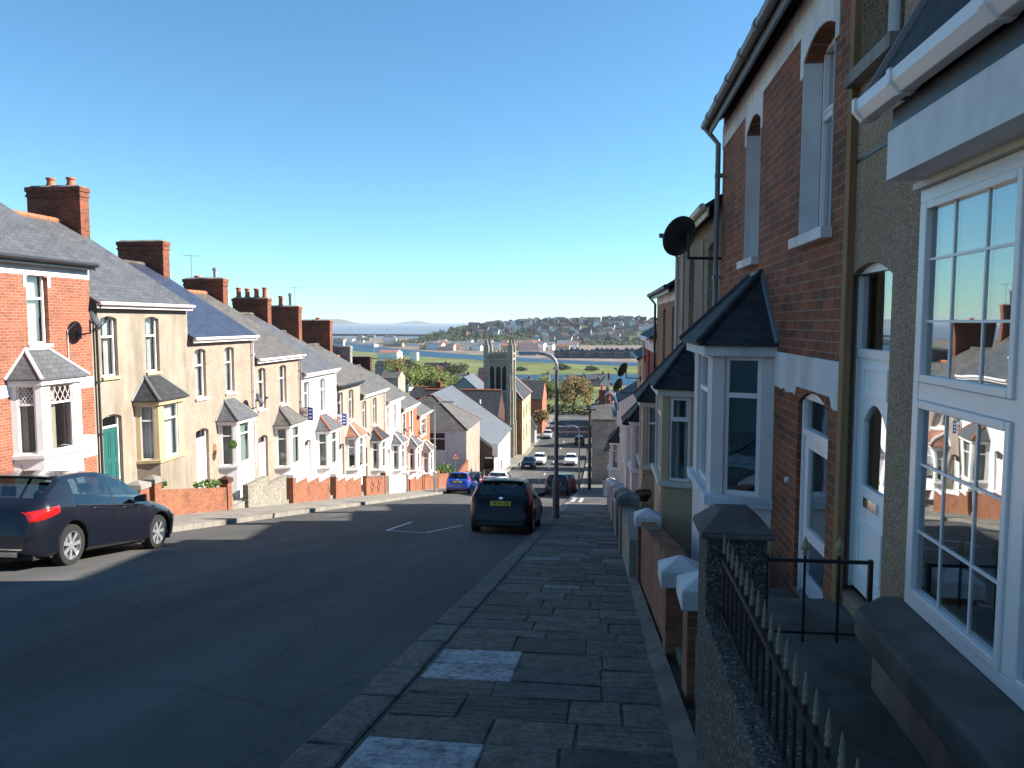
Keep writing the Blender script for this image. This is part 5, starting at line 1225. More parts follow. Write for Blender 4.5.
# ================================================================== SIMPLE BUILDINGS
def sh(name,x0,x1,y0,y1,zb,ze,rise,axis,wall,roof,label,cat='house',group=None,wins=(),chim=None,ridge=None,over=.25,barge=None,hip=0,rot=0):
    cx,cy=(x0+x1)/2,(y0+y1)/2; r=empty(name,(cx,cy,zb),label,cat,group,rot)
    X,Y=(x1-x0)/2,(y1-y0)/2; H=ze-zb
    m=MB(); m.box(-X,X,-Y,Y,-.8,H)
    if not hip:
        if axis=='x': m.face([(-X,-Y,H),(-X,Y,H),(-X,0,H+rise)]); m.face([(X,-Y,H),(X,Y,H),(X,0,H+rise)])
        else: m.face([(-X,-Y,H),(X,-Y,H),(0,-Y,H+rise)]); m.face([(-X,Y,H),(X,Y,H),(0,Y,H+rise)])
    m.build('wall',M[wall],r,rec=False)
    q=MB(); t=.12; a=over
    if hip:
        if axis=='x': e=max(.01,X-Y*hip); A,B=(-e,0),(e,0)
        else: e=max(.01,Y-X*hip); A,B=(0,-e),(0,e)
        c=[(-X-a,-Y-a,H),(X+a,-Y-a,H),(X+a,Y+a,H),(-X-a,Y+a,H)]; T1=(*A,H+rise); T2=(*B,H+rise)
        if axis=='x': q.face([c[0],c[1],T2,T1]); q.face([c[2],c[3],T1,T2]); q.face([c[0],c[3],T1]); q.face([c[1],c[2],T2])
        else: q.face([c[1],c[2],T2,T1]); q.face([c[3],c[0],T1,T2]); q.face([c[0],c[1],T1]); q.face([c[2],c[3],T2])
        q.face(c)
    else:
        if axis=='x':
            s=rise/Y
            for g in (-1,1): q.hexa([(-X-a*.3,g*(Y+a),H-a*s),(X+a*.3,g*(Y+a),H-a*s),(X+a*.3,0,H+rise),(-X-a*.3,0,H+rise)],[(-X-a*.3,g*(Y+a),H-a*s+t),(X+a*.3,g*(Y+a),H-a*s+t),(X+a*.3,0,H+rise+t),(-X-a*.3,0,H+rise+t)])
        else:
            s=rise/X
            for g in (-1,1): q.hexa([(g*(X+a),-Y-a*.3,H-a*s),(g*(X+a),Y+a*.3,H-a*s),(0,Y+a*.3,H+rise),(0,-Y-a*.3,H+rise)],[(g*(X+a),-Y-a*.3,H-a*s+t),(g*(X+a),Y+a*.3,H-a*s+t),(0,Y+a*.3,H+rise+t),(0,-Y-a*.3,H+rise+t)])
    ro=q.build('roof',M[roof],r)
    if ridge:
        g=MB()
        if hip:
            g.tube([T1,T2],.09,6); 
            for cc,tt in zip(c,(T1,T2,T2,T1) if axis=='x' else (T1,T1,T2,T2)): g.tube([cc,tt],.07,6)
        elif axis=='x': g.tube([(-X,0,H+rise+t),(X,0,H+rise+t)],.14,6)
        else: g.tube([(0,-Y,H+rise+t),(0,Y,H+rise+t)],.14,6)
        g.build('ridge_tiles',M[ridge],ro)
    if barge:
        g=MB(); yy=-Y-a*.3-.04
        for s_ in (-1,1): g.hexa([(s_*(X+a),yy,H-a*rise/X-.15),(0,yy,H+rise-.15),(0,yy,H+rise+t+.05),(s_*(X+a),yy,H-a*rise/X+t+.05)],[(s_*(X+a),yy+.05,H-a*rise/X-.15),(0,yy+.05,H+rise-.15),(0,yy+.05,H+rise+t+.05),(s_*(X+a),yy+.05,H-a*rise/X+t+.05)])
        g.build('bargeboard',M[barge],ro)
    for (face,u,z,w,h) in wins:
        f=MB(); g=MB()
        if face=='s': f.box(u-w/2,u+w/2,-Y-.03,-Y+.02,z,z+h); g.box(u-w/2+.09*w,u+w/2-.09*w,-Y-.05,-Y-.031,z+.12,z+h*.62); g.box(u-w/2+.09*w,u+w/2-.09*w,-Y-.05,-Y-.031,z+h*.68,z+h-.1)
        elif face=='e': f.box(X-.02,X+.03,u-w/2,u+w/2,z,z+h); g.box(X+.031,X+.05,u-w/2+.1,u+w/2-.1,z+.1,z+h-.1)
        else: f.box(-X-.03,-X+.02,u-w/2,u+w/2,z,z+h); g.box(-X-.05,-X-.031,u-w/2+.1,u+w/2-.1,z+.1,z+h-.1)
        w_=f.build('window',M['whitewood'],r); g.build('pane',M['farglass'],w_)
    if chim:
        for (u,v,w,d,h) in chim:
            c=MB(); c.box(u-w/2,u+w/2,v-d/2,v+d/2,H+rise*.3,H+rise+h); cc=c.build('chimney',M['chimbrick'],r)
            p=MB(); p.lathe((u,v,H+rise+h),[(.16,0),(.13,.1),(.13,.5),(.16,.5)],8); p.build('chimney_pot',M['terracotta'],cc)
    return r
M['farglass']=plain('dark_window',(.03,.04,.045),.08,var=.2)
# white corner house with hipped roof
sh('corner_house',-21.5,-12.62,72,80.2,P(72)-1.0,-10.3,2.9,'x','white','slate_brown','white and beige corner house with a red edged hipped roof below the left row',cat='house',hip=1.0,ridge='chimbrick',wins=(('s',1.6,3.9,1.9,1.85),('s',-1.9,3.9,1.6,1.85),('s',1.6,.5,1.9,1.2)),over=.2)
m=MB(); m.box(-12.64,-12.60,72.0,80.2,P(72)-1.5,-10.35); o=m.build('side_render',M['pinkrender']); 
o.parent=[x for x in bpy.data.objects if x.name=='corner_house'][0]; o.location=-Vector(o.parent.location)
m=MB(); m.hexa([(-12.6,66.5,P(66.5)-.3),(-12.4,66.5,P(66.5)-.3),(-12.4,72,P(72)-.3),(-12.6,72,P(72)-.3)],[(-12.6,66.5,P(66.5)+.9),(-12.4,66.5,P(66.5)+.9),(-12.4,72,P(72)+2.1),(-12.6,72,P(72)+2.1)]); tag(m.build('yard_wall',M['wallbrick']),'low wall rising to the white corner house','wall')
sh('chapel_hall',-26.0,-11.2,80.6,96,P(84)-1.5,-13.3,5.2,'y','white','slate_mid','church hall with a wide smooth grey slate roof sloping to a white street wall',cat='hall',over=.25,wins=(('e',-4,1.0,1.0,1.6),('e',-1,1.0,1.0,1.6)))
m=MB(); m.hexa([(-26,80.53,-19),(-11.2,80.53,-19),(-11.2,80.53,-13.45),(-18.6,80.53,-8.3),(-26,80.53,-13.45)],[(-26,80.57,-19),(-11.2,80.57,-19),(-11.2,80.57,-13.45),(-18.6,80.57,-8.3),(-26,80.57,-13.45)]); o=m.build('end_wall_shade',M['wood']); o.parent=[x for x in bpy.data.objects if x.name=='chapel_hall'][0]; o.location=-Vector(o.parent.location)  # dark sheet over the uphill gable, its shade put into the colour
m=MB(); m.tube([(-18.6,96.1,-7.95),(-10.95,96.1,-13.35)],.16,6); m.tube([(-18.6,96.1,-7.95),(-26.2,96.1,-13.35)],.16,6); o2=m.build('verge',M['blackpl']); o2.parent=o.parent; o2.location=o.location
sh('hall_block',-23.2,-12.9,97,104.5,P(98)-.5,-12.0,2.9,'x','darkbrick','slate_dark','dark slate roofed hall with an orange ridge, before the church tower',cat='hall',ridge='terracotta',over=.2)
m=MB(); m.tube([(0,0,-2),(0,0,2.0)],.12,8); q=m.build('vent_pipe',M['whitewood'],loc=(at(480,392,97)[0],97,-11.9)); tag(q,'white vent pipe rising before the dark slate roof','pipe')
sh('back_hall',-22.4,-16.9,109.5+1,119,P(114),-10.5,2.4,'y','cladding','slate_mid','farther hall with a smooth grey roof left of the church tower',cat='hall',over=.2)
# cream house and neighbours
sh('cream_house',-15.6,-11.1,110.5,124,P(112)-.5,-11.3,2.6,'y','cream','slate_dark','cream painted house with sash windows beside the church tower',hip=1.0,ridge='pink',wins=(('e',-4.5,5.6,1.3,1.9),('e',-4.5,2.2,1.3,2.2),('e',0,5.6,1.3,1.9),('e',0,2.2,1.3,2.2),('e',4,5.6,1.3,1.9)))
m=MB(); m.box(-15.6,-11.12,110.46,110.49,P(112)-.4,-11.35); o=m.build('side_render',M['brownpaint']); o.parent=[x for x in bpy.data.objects if x.name=='cream_house'][0]; o.location=-Vector(o.parent.location)
sh('brick_house',-18,-10.6,143,155,P(143)-.5,-14.4,3.0,'x','orangebrick','slate_dark','dark roofed house with an orange brick edge beyond the cream one',ridge=None,wins=(('e',0,3,1.4,1.6),))
sh('gabled_porch',-12.4,-10.7,128,131.5,P(129)-.3,-17.6,1.6,'y','oldwhite','slate_dark','small steep gabled entrance beyond the cream house',cat='porch',wins=(('e',0,.4,1.2,2.4),))
# church tower
ch=empty('church_tower',(-13.95,107.4,P(107)-.6),'square stone church tower with four pinnacles and three belfry openings','church tower')
ox,oy,oz=ch.location; hw=1.72; zt=-4.35-oz; zb0=-9.4-oz; zb1=-6.1-oz
def TC(p): return p
m=MB(); holes=[(-hw+.35+.75*k,-hw+.35+.75*k+.5 if False else -hw+.42+.95*k+.6,zb0,zb1,.35,.5) for k in range(0)]
holes=[(-1.22+.88*k,-.56+.88*k,zb0,zb1,.42,.45) for k in range(3)]
for rot in range(4):
    c,s_=math.cos(rot*PI/2),math.sin(rot*PI/2)
    mm=MB(lambda p,c=c,s_=s_:(c*p[0]+s_*(p[1]+hw),s_*p[0]-c*(p[1]+hw),p[2]))
    panel(mm,-hw,hw,-.5,zt,holes,.4); off=len(m.v); m.v+=mm.v; m.f+=[[i+off for i in f] for f in mm.f]
m.face([(-hw,-hw,zt-.3),(hw,-hw,zt-.3),(hw,hw,zt-.3),(-hw,hw,zt-.3)])
m.build('wall',M['churchstone'],ch,rec=False)
m=MB()
for sx in (-1,1):
    for sy in (-1,1):
        for (w,z0,z1) in ((.42,-.5,5.5),(.34,5.5,10.2),(.27,10.2,zt)):
            m.box(sx*hw-w*(sx<0)-.03*(sx<0),sx*hw+w*(sx>0)+.03*(sx>0),sy*(hw-.30)-.3,sy*(hw-.30)+.3,z0,z1-.002)
            m.box(sx*(hw-.30)-.298,sx*(hw-.30)+.298,sy*hw-w*(sy<0),sy*hw+w*(sy>0),z0,z1)
m.build('buttress',M['churchstone'],ch)
m=MB(); 
for z in (zt-.9,zt-.15): 
    m.box(-hw-.32,hw+.32,-hw-.32,-hw+.02,z,z+.2); m.box(-hw-.32,hw+.32,hw-.02,hw+.32,z,z+.2); m.box(-hw-.32,-hw+.02,-hw+.02,hw-.02,z,z+.2); m.box(hw-.02,hw+.32,-hw+.02,hw-.02,z,z+.2)
m.build('string_course',M['churchstone'],ch)
m=MB()
for k in range(7):
    for s_ in (-1,1): x=-1.35+.45*k; m.box(x-.11,x+.11,s_*hw-.08,s_*hw+.08,zt+.05,zt+.34); m.box(s_*hw-.08,s_*hw+.08,x-.11,x+.11,zt+.05,zt+.34)
m.build('parapet',M['churchstone'],ch)
for sx in (-1,1):
    for sy in (-1,1):
        m=MB(); x,y=sx*(hw-.05),sy*(hw-.05); m.box(x-.36,x+.36,y-.36,y+.36,zt-2.5,zt+1.0); m.hexa([(x-.36,y-.36,zt+1.0),(x+.36,y-.36,zt+1.0),(x+.36,y+.36,zt+1.0),(x-.36,y+.36,zt+1.0)],[(x-.36,y-.36,zt+1.12),(x+.36,y-.36,zt+1.12),(x+.36,y+.36,zt+1.12),(x-.36,y+.36,zt+1.12)]); m.hexa([(x-.26,y-.26,zt+1.12),(x+.26,y-.26,zt+1.12),(x+.26,y+.26,zt+1.12),(x-.26,y+.26,zt+1.12)],[(x-.17,y-.17,zt+1.9),(x+.17,y-.17,zt+1.9),(x+.17,y+.17,zt+1.9),(x-.17,y+.17,zt+1.9)]); m.build('pinnacle',M['churchstone'],ch)
m=MB(); m.box(-1.45,1.45,-hw+.5,-hw+.55,zb0-.1,zb1+.1); m.build('belfry_dark_backing',M['blackpl'],ch)  # black backing planes paint in the shade inside the belfry openings
m=MB(); m.box(hw-.55,hw-.5,-1.1,1.1,zb0-.1,zb1+.1); m.build('belfry_dark_backing',M['blackpl'],ch)
# right side below the row
sh('stone_house',-.68,9,74.5,80.5,P(76)-.8,-9.4,1.1,'x','stonewall','slate_brown','coursed grey stone house whose blank end wall faces up the hill on the right',chim=((-3.9,.6,.6,1.4,1.5),))
for k,(lab,wl,y,w_) in enumerate((('brown brick house beyond the stone end wall','chimbrick',91,5),('grey rendered house lower down the right side','greyrender',107.5,5),('pale house near the foot of the right side','lav',124,5),('red brick house near the foot of the right side','redbrick',140,8),('grey house at the foot of the right side','greyrender',160,12))):
    sh('hillside_house',-.4+.1*k,7.5,y,y+w_,P(y+2)-.8,P(y+2)+4.6,2.2,'y' if k%2 else 'x',wl,'slate_dark',lab,chim=((-2.0,0,.6,1.0,.7),),wins=(('s',-2.2,2.6,1.1,1.3),('w',0,2.6,1.1,1.3)))
p=at(617,386,98)
sh('gable_house',p[0]-5.8,p[0]+5.8,98,108,P(98)-1,p[2]-4.2,4.2,'y','greyrender','slate_dark','large grey gable edged with white bargeboards rising above the right side roofs',barge='whitewood',wins=(('s',-2,4,1.2,1.6),),over=.5) if False else None
# scattered mid distance houses
mid=[ # px range at base, py eave, Y, height, rise, axis, wall, roof, label
 (408,440,398,118,5.5,2.6,'x','redbrick','slate_dark','dark slate roof with orange ridge left of the hall gable','terracotta'),
 (423,449,371,395,6,4,'x','orangebrick','slate_dark','long dark roofed brick terrace with an orange brick end by the water',None),
 (478,490,372,395,6,4,'x','orangebrick','slate_dark','dark roofed brick terrace half hidden behind the tower',None),
 (407,416,374,330,5.5,3.5,'y','oldwhite','slate_brown','left of two white gabled houses with brown tiled roofs',None),
 (417,426,374,326,5.5,3.5,'y','oldwhite','slate_brown','right of two white gabled houses with brown tiled roofs',None),
 (375,388,365,400,5,4,'x','greyrender','slate_dark','dark roofed house by the channel above the lowest left roofs',None),
 (389,400,366,390,5,4,'y','oldwhite','slate_brown','brown gabled house beside the dark roofed one above the left row',None),
 (380,398,378,210,5,3.5,'x','pinkrender','slate_brown','brown roof just above the last houses of the left row',None),
 (394,408,382,240,5,3.5,'y','oldwhite','slate_brown','pale gabled house in the trees above the left row',None),
 (582,590,388,270,6,4,'y','oldwhite','slate_dark','white gabled house by the bronze tree',None),
 (590,600,386,285,6,4,'x','greyrender','slate_dark','dark roofed house beyond the bronze tree',None),
 (600,611,383,275,6,4.5,'y','lav','slate_dark','steep pale gable above the right side roofs',None),
 (575,586,381,330,6,4,'x','greyrender','slate_dark','far dark roofed house by the green channel',None),
 (590,606,379,340,6,4,'x','oldwhite','slate','far pale house under the green marsh on the right',None),
 (596,622,404,150,7,5,'y','greyrender','slate_dark','large grey gable with white bargeboards above the right side roofs','B'),
 (540,549,378,360,5,3.5,'x','greyrender','slate_brown','brown roofed house behind the yellow green trees',None),
 (516,531,383,300,4,3,'x','pinkrender','slate_brown','low brown roofs between the cream house and the water',None),
 (452,470,380,280,5,3.5,'x','greyrender','slate','grey roof between the hall gable and the water',None)]
for (a,b,py,Y,h,rise,ax,wl,rf,lab,ex) in mid:
    A=at(a,py,Y); B=at(b,py,Y); w=B[0]-A[0]
    d=w if ax=='y' else min(w,10)
    sh('distant_house',A[0],B[0],Y,Y+max(d,8),A[2]-h-4,A[2],rise*max(.5,min(1.2,w/14)),ax,wl,rf,lab,group=None,barge='whitewood' if ex=='B' else None,ridge='terracotta' if ex=='terracotta' else None,wins=(('s',w*.2,h+1.4,w*.12,1.4),('s',-w*.2,h+1.4,w*.12,1.4)),chim=((w*.3,0,.8,.8,1.0),) if ex!='B' else None)
# ================================================================== TREES
def tree_mesh(rad,h,trunk,n,mat,seed,size,flat=.85,blobs=16):
    rd=random.Random(seed); t=MB(); t.tube([(0,0,-.5),(.05,0,trunk*.5),(0,.05,trunk),(.1,0,trunk+(h-trunk)*.5)],.022*h,8,.009*h)
    cen=[]
    for k in range(blobs):
        a=rd.uniform(0,6.28); el=rd.uniform(-.2,1); rr=rad*rd.uniform(.3,.8)
        c=Vector((rr*math.cos(a)*math.cos(el*.9),rr*math.sin(a)*math.cos(el*.9),trunk+(h-trunk)*(.28+.5*el))); cen.append((c,rad*rd.uniform(.26,.46)))
        t.tube([(0,0,trunk*rd.uniform(.75,1.1)),tuple(c*.5+Vector((0,0,trunk*.55))),tuple(c)],.010*h,5,.003*h)
    m=MB()
    for c,r in cen:
        for k in range(n//blobs):
            d=Vector((rd.gauss(0,1),rd.gauss(0,1),rd.gauss(0,1))).normalized()*r*rd.uniform(.45,1.12); d.z*=flat
            p=c+d; a=Vector((rd.gauss(0,1),rd.gauss(0,1),rd.gauss(0,1))).normalized(); b=a.orthogonal().normalized(); s=size*rd.uniform(.5,1.5)
            m.face([p-a*s,p-b*s*.7,p+a*s,p+b*s*.7])
    return t,m
def tree(name,loc,rad,h,trunk,n,mat,seed,size,label,group=None,**k):
    r=empty(name,loc,label,'tree',group); t,m=tree_mesh(rad,h,trunk,n,mat,seed,size,**k); t.build('trunk',M['bark'],r,smooth=True); m.build('crown',M[mat],r,rec=False); return r
def treeat(name,px,pyb,Y,rad,h,mat,seed,label,n=2600,size=.24,group=None,trunk=None):
    p=at(px,pyb,Y); return tree(name,(p[0],Y,p[2]),rad,h,trunk or h*.28,n,mat,seed,size,label,group)
treeat('broad_tree',573,417,198,5.2,11.2,'leaf_o',3,'broad bronze leaved tree with a visible trunk at the foot of the street',n=4200,size=.22)
treeat('green_tree',548,416,215,5.0,11.5,'leaf_g',4,'yellow green spring tree left of the bronze tree',n=3400)
treeat('green_tree',558,414,235,5.5,10.5,'leaf_g',5,'yellow green tree behind the bronze tree and street lamp',n=3400)
treeat('green_tree',585,412,240,5.0,9.5,'leaf_g',6,'yellow green tree on the right of the bronze tree',n=3000)
for k,(px,py,Y,rad,h,mt) in enumerate([(404,392,225,5,8,'leaf_g'),(416,392,240,5.5,9,'leaf_g'),(427,393,255,6,9.5,'leaf_g'),(437,393,240,5,6.5,'leaf_g'),(446,392,270,5.5,6.5,'leaf_g'),(396,384,300,6,9,'leaf_g'),(408,372,420,5,7,'leaf_d'),(395,374,330,5,8,'leaf_o'),(436,381,330,6,8,'leaf_o'),(458,380,330,6,7,'leaf_d')]):
    treeat('bushy_tree',px,py,Y,rad,h,mt,20+k,['first green tree above the last left roofs','second green tree above the left roofs','tallest green tree above the orange ridged roof','low green tree beside the hall gable','low green tree left of the far hall','green tree near the pale gabled house','dark tree by the channel edge','bronze tree by the brown gabled house','bronze tree before the brick terrace','dark tree by the blue water'][k],n=1500,size=.34,trunk=1.5)
treeat('street_tree',541,436,131,1.6,4.6,'leaf_o',40,'small orange leaved street tree beyond the cream house',n=900,size=.14,trunk=2.4)
m=MB(); rd=random.Random(2)
for k in range(2600):
    x=rd.uniform(-30,30); y=rd.uniform(183,187); z=P(y)+rd.uniform(0,2.2); a=Vector((rd.gauss(0,1),rd.gauss(0,1),rd.gauss(0,1))).normalized(); b=a.orthogonal().normalized(); s=.3
    m.face([Vector((x,y,z))-a*s,Vector((x,y,z))-b*s,Vector((x,y,z))+a*s,Vector((x,y,z))+b*s])
tag(m.build('park_hedge',M['leaf_d'],rec=False),'dark clipped hedge across the foot of the street','hedge')
poly('park_lawn',[(-60,188),(60,188),(60,262),(-60,262)],-21.9,M['grass'])
# ================================================================== FAR SHORE
def hz(x,y):
    cr=interp([(-405,0),(-385,16),(-330,28),(-250,36),(-170,41),(-90,45),(0,45),(150,46),(500,40),(900,10)],x)
    t=max(0,min(1,(y-1500)/330)); t=t*t*(3-2*t); b=max(0,min(1,(2250-y)/300))
    return ZL+.2+cr*t*b+.0+ (1.2*math.sin(x/31)+.8*math.sin(y/23+x/47))*t*b*(1 if cr>5 else 0)
def hill():
    m=MB(); g=[]
    xs=[-470+20*i for i in range(70)]; yl=[1500+22*i for i in range(35)]
    for y in yl: g.append([m.pt((x,y,hz(x,y))) for x in xs])
    for a,b in zip(g,g[1:]):
        for i in range(len(xs)-1): m.f.append([a[i],a[i+1],b[i+1],b[i]])
    tag(m.build('hill',M['hillmat'],rec=False,smooth=True),kind='structure')
hill()
# hillside houses: four kinds, each copied with its parts
def proto(wall,roof,w,d,h,rise,ax,lab,grp,name='hillside_home'):
    return sh(name,-w/2,w/2,-d/2,d/2,0,h,rise,ax,wall,roof,lab,group=grp,over=.4)
KIND=[('white','slate','white walled house among the rows on the far hill'),('pinkrender','slate_brown','cream walled house among the rows on the far hill'),('redbrick','slate_dark','red brick house among the rows on the far hill'),('greyrender','slate_dark','grey walled house among the rows on the far hill')]
protos=[[proto(w_,r_,11,9,6.5,4,ax,l,'houses on the far hill') for ax in ('x','y')] for (w_,r_,l) in KIND]
used={}
rd=random.Random(17); cnt=0
for row,Yr in enumerate([1560,1600,1640,1680,1722,1765,1810,1850]):
    x=-300+rd.uniform(0,10)+ (60 if row<2 else 0)
    while x<150 and cnt<250:
        gap=11.5 if rd.random()<.72 else rd.uniform(16,32)
        yy=Yr+.10*x+rd.uniform(-3,3)
        if not(row<3 and x<-140) and rd.random()<.95:
            kx=rd.choices([0,1,2,3],[.30,.18,.30,.22])[0]; ax=0 if rd.random()<.6 else 1
            src=protos[kx][ax]; o=copy_tree(src) if (kx,ax) in used else src; used[(kx,ax)]=1
            o.location=(x,yy,hz(x,yy)-.4); s=rd.uniform(.95,1.35); o.scale=(s,s,s*rd.uniform(.9,1.2)); o.rotation_euler=(0,0,rd.choice([0,.15,-.2,.3])); cnt+=1
        x+=gap
for kk in range(4):
    for ax in range(2):
        if (kk,ax) not in used:
            o=protos[kk][ax]; [bpy.data.objects.remove(c_) for c_ in list(o.children)]; bpy.data.objects.remove(o)
# seafront buildings at the foot and on the flats
rd=random.Random(23); SF=[('white','slate_pale','white seafront building at the foot of the far hill'),('cream','claytile','cream seafront building at the foot of the far hill'),('pink','slate_brown','pink seafront building at the foot of the far hill')]
sp=[sh('seafront_building',-12,12,-8,8,0,7,2.2,'x',a,b,l,cat='building',group='seafront buildings below the far hill') for a,b,l in SF]; us=set()
for k in range(95):
    px=rd.uniform(425,575); py=rd.uniform(344.5,350.5) if px<560 else rd.uniform(346,352)
    kx=rd.choices([0,1,2],[.55,.25,.2])[0]; o=copy_tree(sp[kx]) if kx in us else sp[kx]; us.add(kx)
    Y=44.6/ -(at(px,py,1)[2]); p=at(px,py,Y)
    o.location=(p[0],Y,ZL+.2); o.scale=(rd.uniform(.5,1.3),rd.uniform(.5,1),rd.uniform(.6,1.35)); o.rotation_euler=(0,0,rd.uniform(-.4,.4))
sp=[sh('dockside_shed',-14,14,-8,8,0,6,2.0,'x',a,b,l,cat='shed',group='dockside sheds on the left flats') for a,b,l in (('white','slate_pale','white dockside shed on the flats above the left row'),('pinkrender','slate_brown','tan dockside shed on the flats above the left row'))]; us=set()
for k in range(22):
    px=rd.uniform(338,432); py=rd.uniform(337.5,347)
    kx=rd.choice([0,1,1]); o=copy_tree(sp[kx]) if kx in us else sp[kx]; us.add(kx)
    Y=44.6/ -(at(px,py,1)[2]); p=at(px,py,Y); o.location=(p[0],Y,ZL+.2); o.scale=(rd.uniform(.5,1.2),rd.uniform(.5,1),rd.uniform(.6,1.1)); o.rotation_euler=(0,0,rd.uniform(-.3,.3))
# waterfront terrace on the right
wt=sh('waterfront_house',-3.3,3.3,-5,5,0,10,2.4,'y','slate_blue','slate','dark blue grey waterfront house with a pale gable roof across the channel',group='dark waterfront houses across the channel',wins=(('s',-1.5,6,1,1.6),('s',1.5,6,1,1.6),('s',-1.5,2,1,1.6)))
for k in range(17):
    o=wt if k==0 else copy_tree(wt); px=557+k*5.0; Y=960; p=at(px,360,Y); o.location=(p[0],Y+(k%3)*6,ZL+.2)
    o.scale=(1,1,rd.uniform(.9,1.1))
q=sh('harbour_shed',at(378,359,905)[0],at(397,359,905)[0],905,930,ZL,ZL+8,3,'x','white','claytile','white and red roofed harbour building on the near bank of the channel',cat='building')
q=sh('harbour_shed',at(410,360,880)[0],at(417,360,880)[0],880,890,ZL,ZL+9,1,'x','white','slate_pale','square white building on the marsh edge',cat='building')
# wooded slopes
m=MB(); rd=random.Random(31)
def clump(x,y,z,R_,n,s):
    for k in range(n):
        d=Vector((rd.gauss(0,.5),rd.gauss(0,.5),abs(rd.gauss(0,.5))))*R_; p=Vector((x,y,z))+d; a=Vector((rd.gauss(0,1),rd.gauss(0,1),rd.gauss(0,1))).normalized(); b=a.orthogonal().normalized()
        m.face([p-a*s,p-b*s,p+a*s,p+b*s])
for k in range(900):
    r_=rd.random()
    if r_<.55: x=rd.uniform(-430,-120); y=rd.uniform(1500,1700 if x>-300 else 1830)
    elif r_<.8: x=rd.uniform(-160,170); y=rd.uniform(1500,1560)
    else: x=rd.uniform(-330,170); y=rd.choice([1578,1620,1660,1702,1745,1788,1830])+.1*x+rd.uniform(-4,4)
    clump(x,y,hz(x,y),6,12,1.9)
tag(m.build('woodland',M['leaf_d'],rec=False),'dark woodland covering the lower slopes of the far hill','woodland',kind='stuff')
tp=tree('crest_tree',(0,0,0),5,11,3,500,'leaf_d',77,.9,'dark tree on the skyline of the far hill','trees on the skyline of the far hill')
for k,x in enumerate([-395,-360,-322,-300,-262,-231,-196,-150,-118,-60,-31,-22,8,31,44,77,88,101,118]):
    o=tp if k==0 else copy_tree(tp); y=1860+rd.uniform(-20,20); o.location=(x,y,hz(x,y)-1); s=rd.uniform(.7,1.25); o.scale=(s*rd.uniform(.9,1.5),s,s); o.rotation_euler=(0,0,rd.uniform(0,6))
b=tree('marsh_bush',(0,0,0),3,4,.6,300,'leaf_d',78,.6,'dark bush on the green marsh','bushes on the marsh')
for k,(px,py) in enumerate([(412,368),(440,372),(560,370),(590,371),(520,371)]):
    o=b if k==0 else copy_tree(b); Y=44.6/-(at(px,py,1)[2]); p=at(px,py,Y); o.location=(p[0],Y,ZL+.3); s=rd.uniform(.8,1.8); o.scale=(s*2,s,s)
m=MB(); m.hexa([(-900,2380,ZL),(-430,2300,ZL),(-430,2312,ZL),(-900,2395,ZL)],[(-900,2382,ZL+8),(-430,2302,ZL+7),(-430,2310,ZL+7),(-900,2390,ZL+8)]); tag(m.build('breakwater',M['darkconcrete']),'long dark breakwater between the docks and the open water','breakwater')
ms=empty('dock_mast',(0,0,0),'thin pale mast standing on the dock flats','mast','masts on the dock flats')
m_=MB(); m_.tube([(0,0,0),(0,0,30)],.45,6,.3); m_.build('pole',M['steel'],ms); m_=MB(); m_.box(-1.2,1.2,-.3,.3,29,30); m_.build('lamp_head',M['steel'],ms)
for k,(px,py) in enumerate([(351,343),(360,343),(374,354),(387,343),(407,341)]):
    o=ms if k==0 else copy_tree(ms); Y=44.6/-(at(px,py,1)[2]); p=at(px,py,Y); o.location=(p[0],Y,ZL+.2); 
# islands on the horizon
for (pa,pb,py,Y,nm) in ((296,352,318.5,14000,'a'),(392,428,320.6,17000,'b')):
    A=at(pa,322,Y); B=at(pb,322,Y); H=at(325,py,Y)[2]+44; m=MB(); n=24; f=[];bk=[]
    for i in range(n+1):
        t=i/n; x=A[0]+(B[0]-A[0])*t; h=H*math.sin(PI*t)**.8*(1-.15*math.sin(5*t)); f.append(((x,Y,ZL),(x,Y+300,ZL+h),(x,Y+900,ZL)))
    for p_,q_ in zip(f,f[1:]): m.face([p_[0],q_[0],q_[1],p_[1]]); m.face([p_[1],q_[1],q_[2],p_[2]])
    tag(m.build('far_island',M['hillmat'],rec=False,smooth=True),kind='structure')
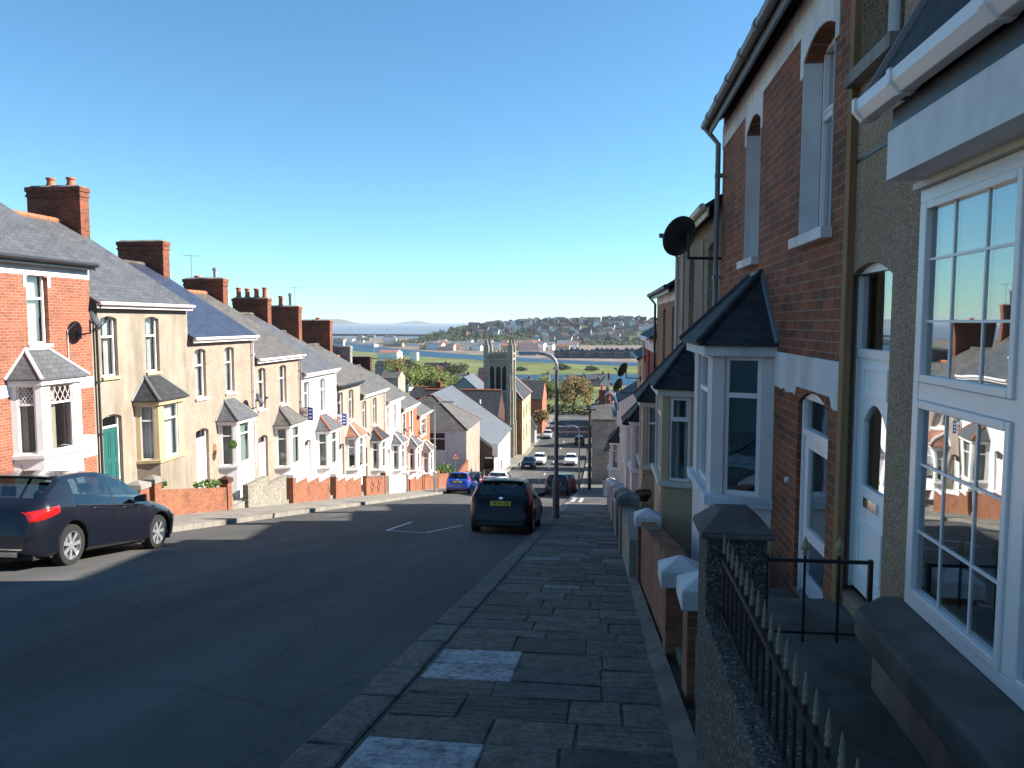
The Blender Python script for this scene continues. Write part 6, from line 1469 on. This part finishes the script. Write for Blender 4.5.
# ================================================================== AIR, LIGHT, CAMERA
hzm=bpy.data.materials.new('haze_air'); hzm.use_nodes=True; nt=hzm.node_tree; nt.nodes.clear(); out=nt.nodes.new('ShaderNodeOutputMaterial'); v=nt.nodes.new('ShaderNodeVolumePrincipled')
v.inputs['Color'].default_value=(.80,.88,1,1); v.inputs['Density'].default_value=HAZE; v.inputs['Anisotropy'].default_value=0; nt.links.new(v.outputs[0],out.inputs['Volume'])
m=MB(); m.box(-27000,27000,-300,45000,ZL-1.5,90); tag(m.build('haze',hzm),'pale haze over the estuary and far hill','haze',kind='stuff')
SUN_EL,SUN_AZ=R(31),R(15)      # azimuth from +x towards +y
w=bpy.data.worlds.new('World'); scene.world=w; w.use_nodes=True; nt=w.node_tree; bg=nt.nodes['Background']
sky=nt.nodes.new('ShaderNodeTexSky'); sky.sky_type='NISHITA'; sky.sun_disc=False; sky.sun_elevation=SUN_EL; sky.sun_rotation=PI/2-SUN_AZ; sky.air_density=AIR; sky.dust_density=DUST; sky.ozone_density=1.6; sky.altitude=50
nt.links.new(mixc(nt,1,sky.outputs[0],SKYTINT,'MULTIPLY'),bg.inputs[0]); bg.inputs[1].default_value=SKY
l=bpy.data.lights.new('sun','SUN'); l.energy=SUNE; l.angle=R(.53); l.color=(1,.94,.84); lo=bpy.data.objects.new('sun',l); COL.objects.link(lo)
d=Vector((math.cos(SUN_EL)*math.cos(SUN_AZ),math.cos(SUN_EL)*math.sin(SUN_AZ),math.sin(SUN_EL))); lo.rotation_euler=d.to_track_quat('Z','Y').to_euler(); lo.location=d*50
cam=bpy.data.cameras.new('camera'); co=bpy.data.objects.new('camera',cam); COL.objects.link(co); cam.sensor_width=36; cam.lens=36*F/1024; cam.clip_start=.05; cam.clip_end=60000
co.location=(0,0,0); co.rotation_euler=(PI/2-PIT,0,YAW); scene.camera=co
scene.render.engine='CYCLES'; scene.cycles.max_bounces=8; scene.cycles.transparent_max_bounces=16; scene.cycles.volume_bounces=0
scene.view_settings.view_transform='Standard'; scene.view_settings.look='None'; scene.view_settings.exposure=EXPO; scene.view_settings.gamma=1; scene.view_settings.use_curve_mapping=False
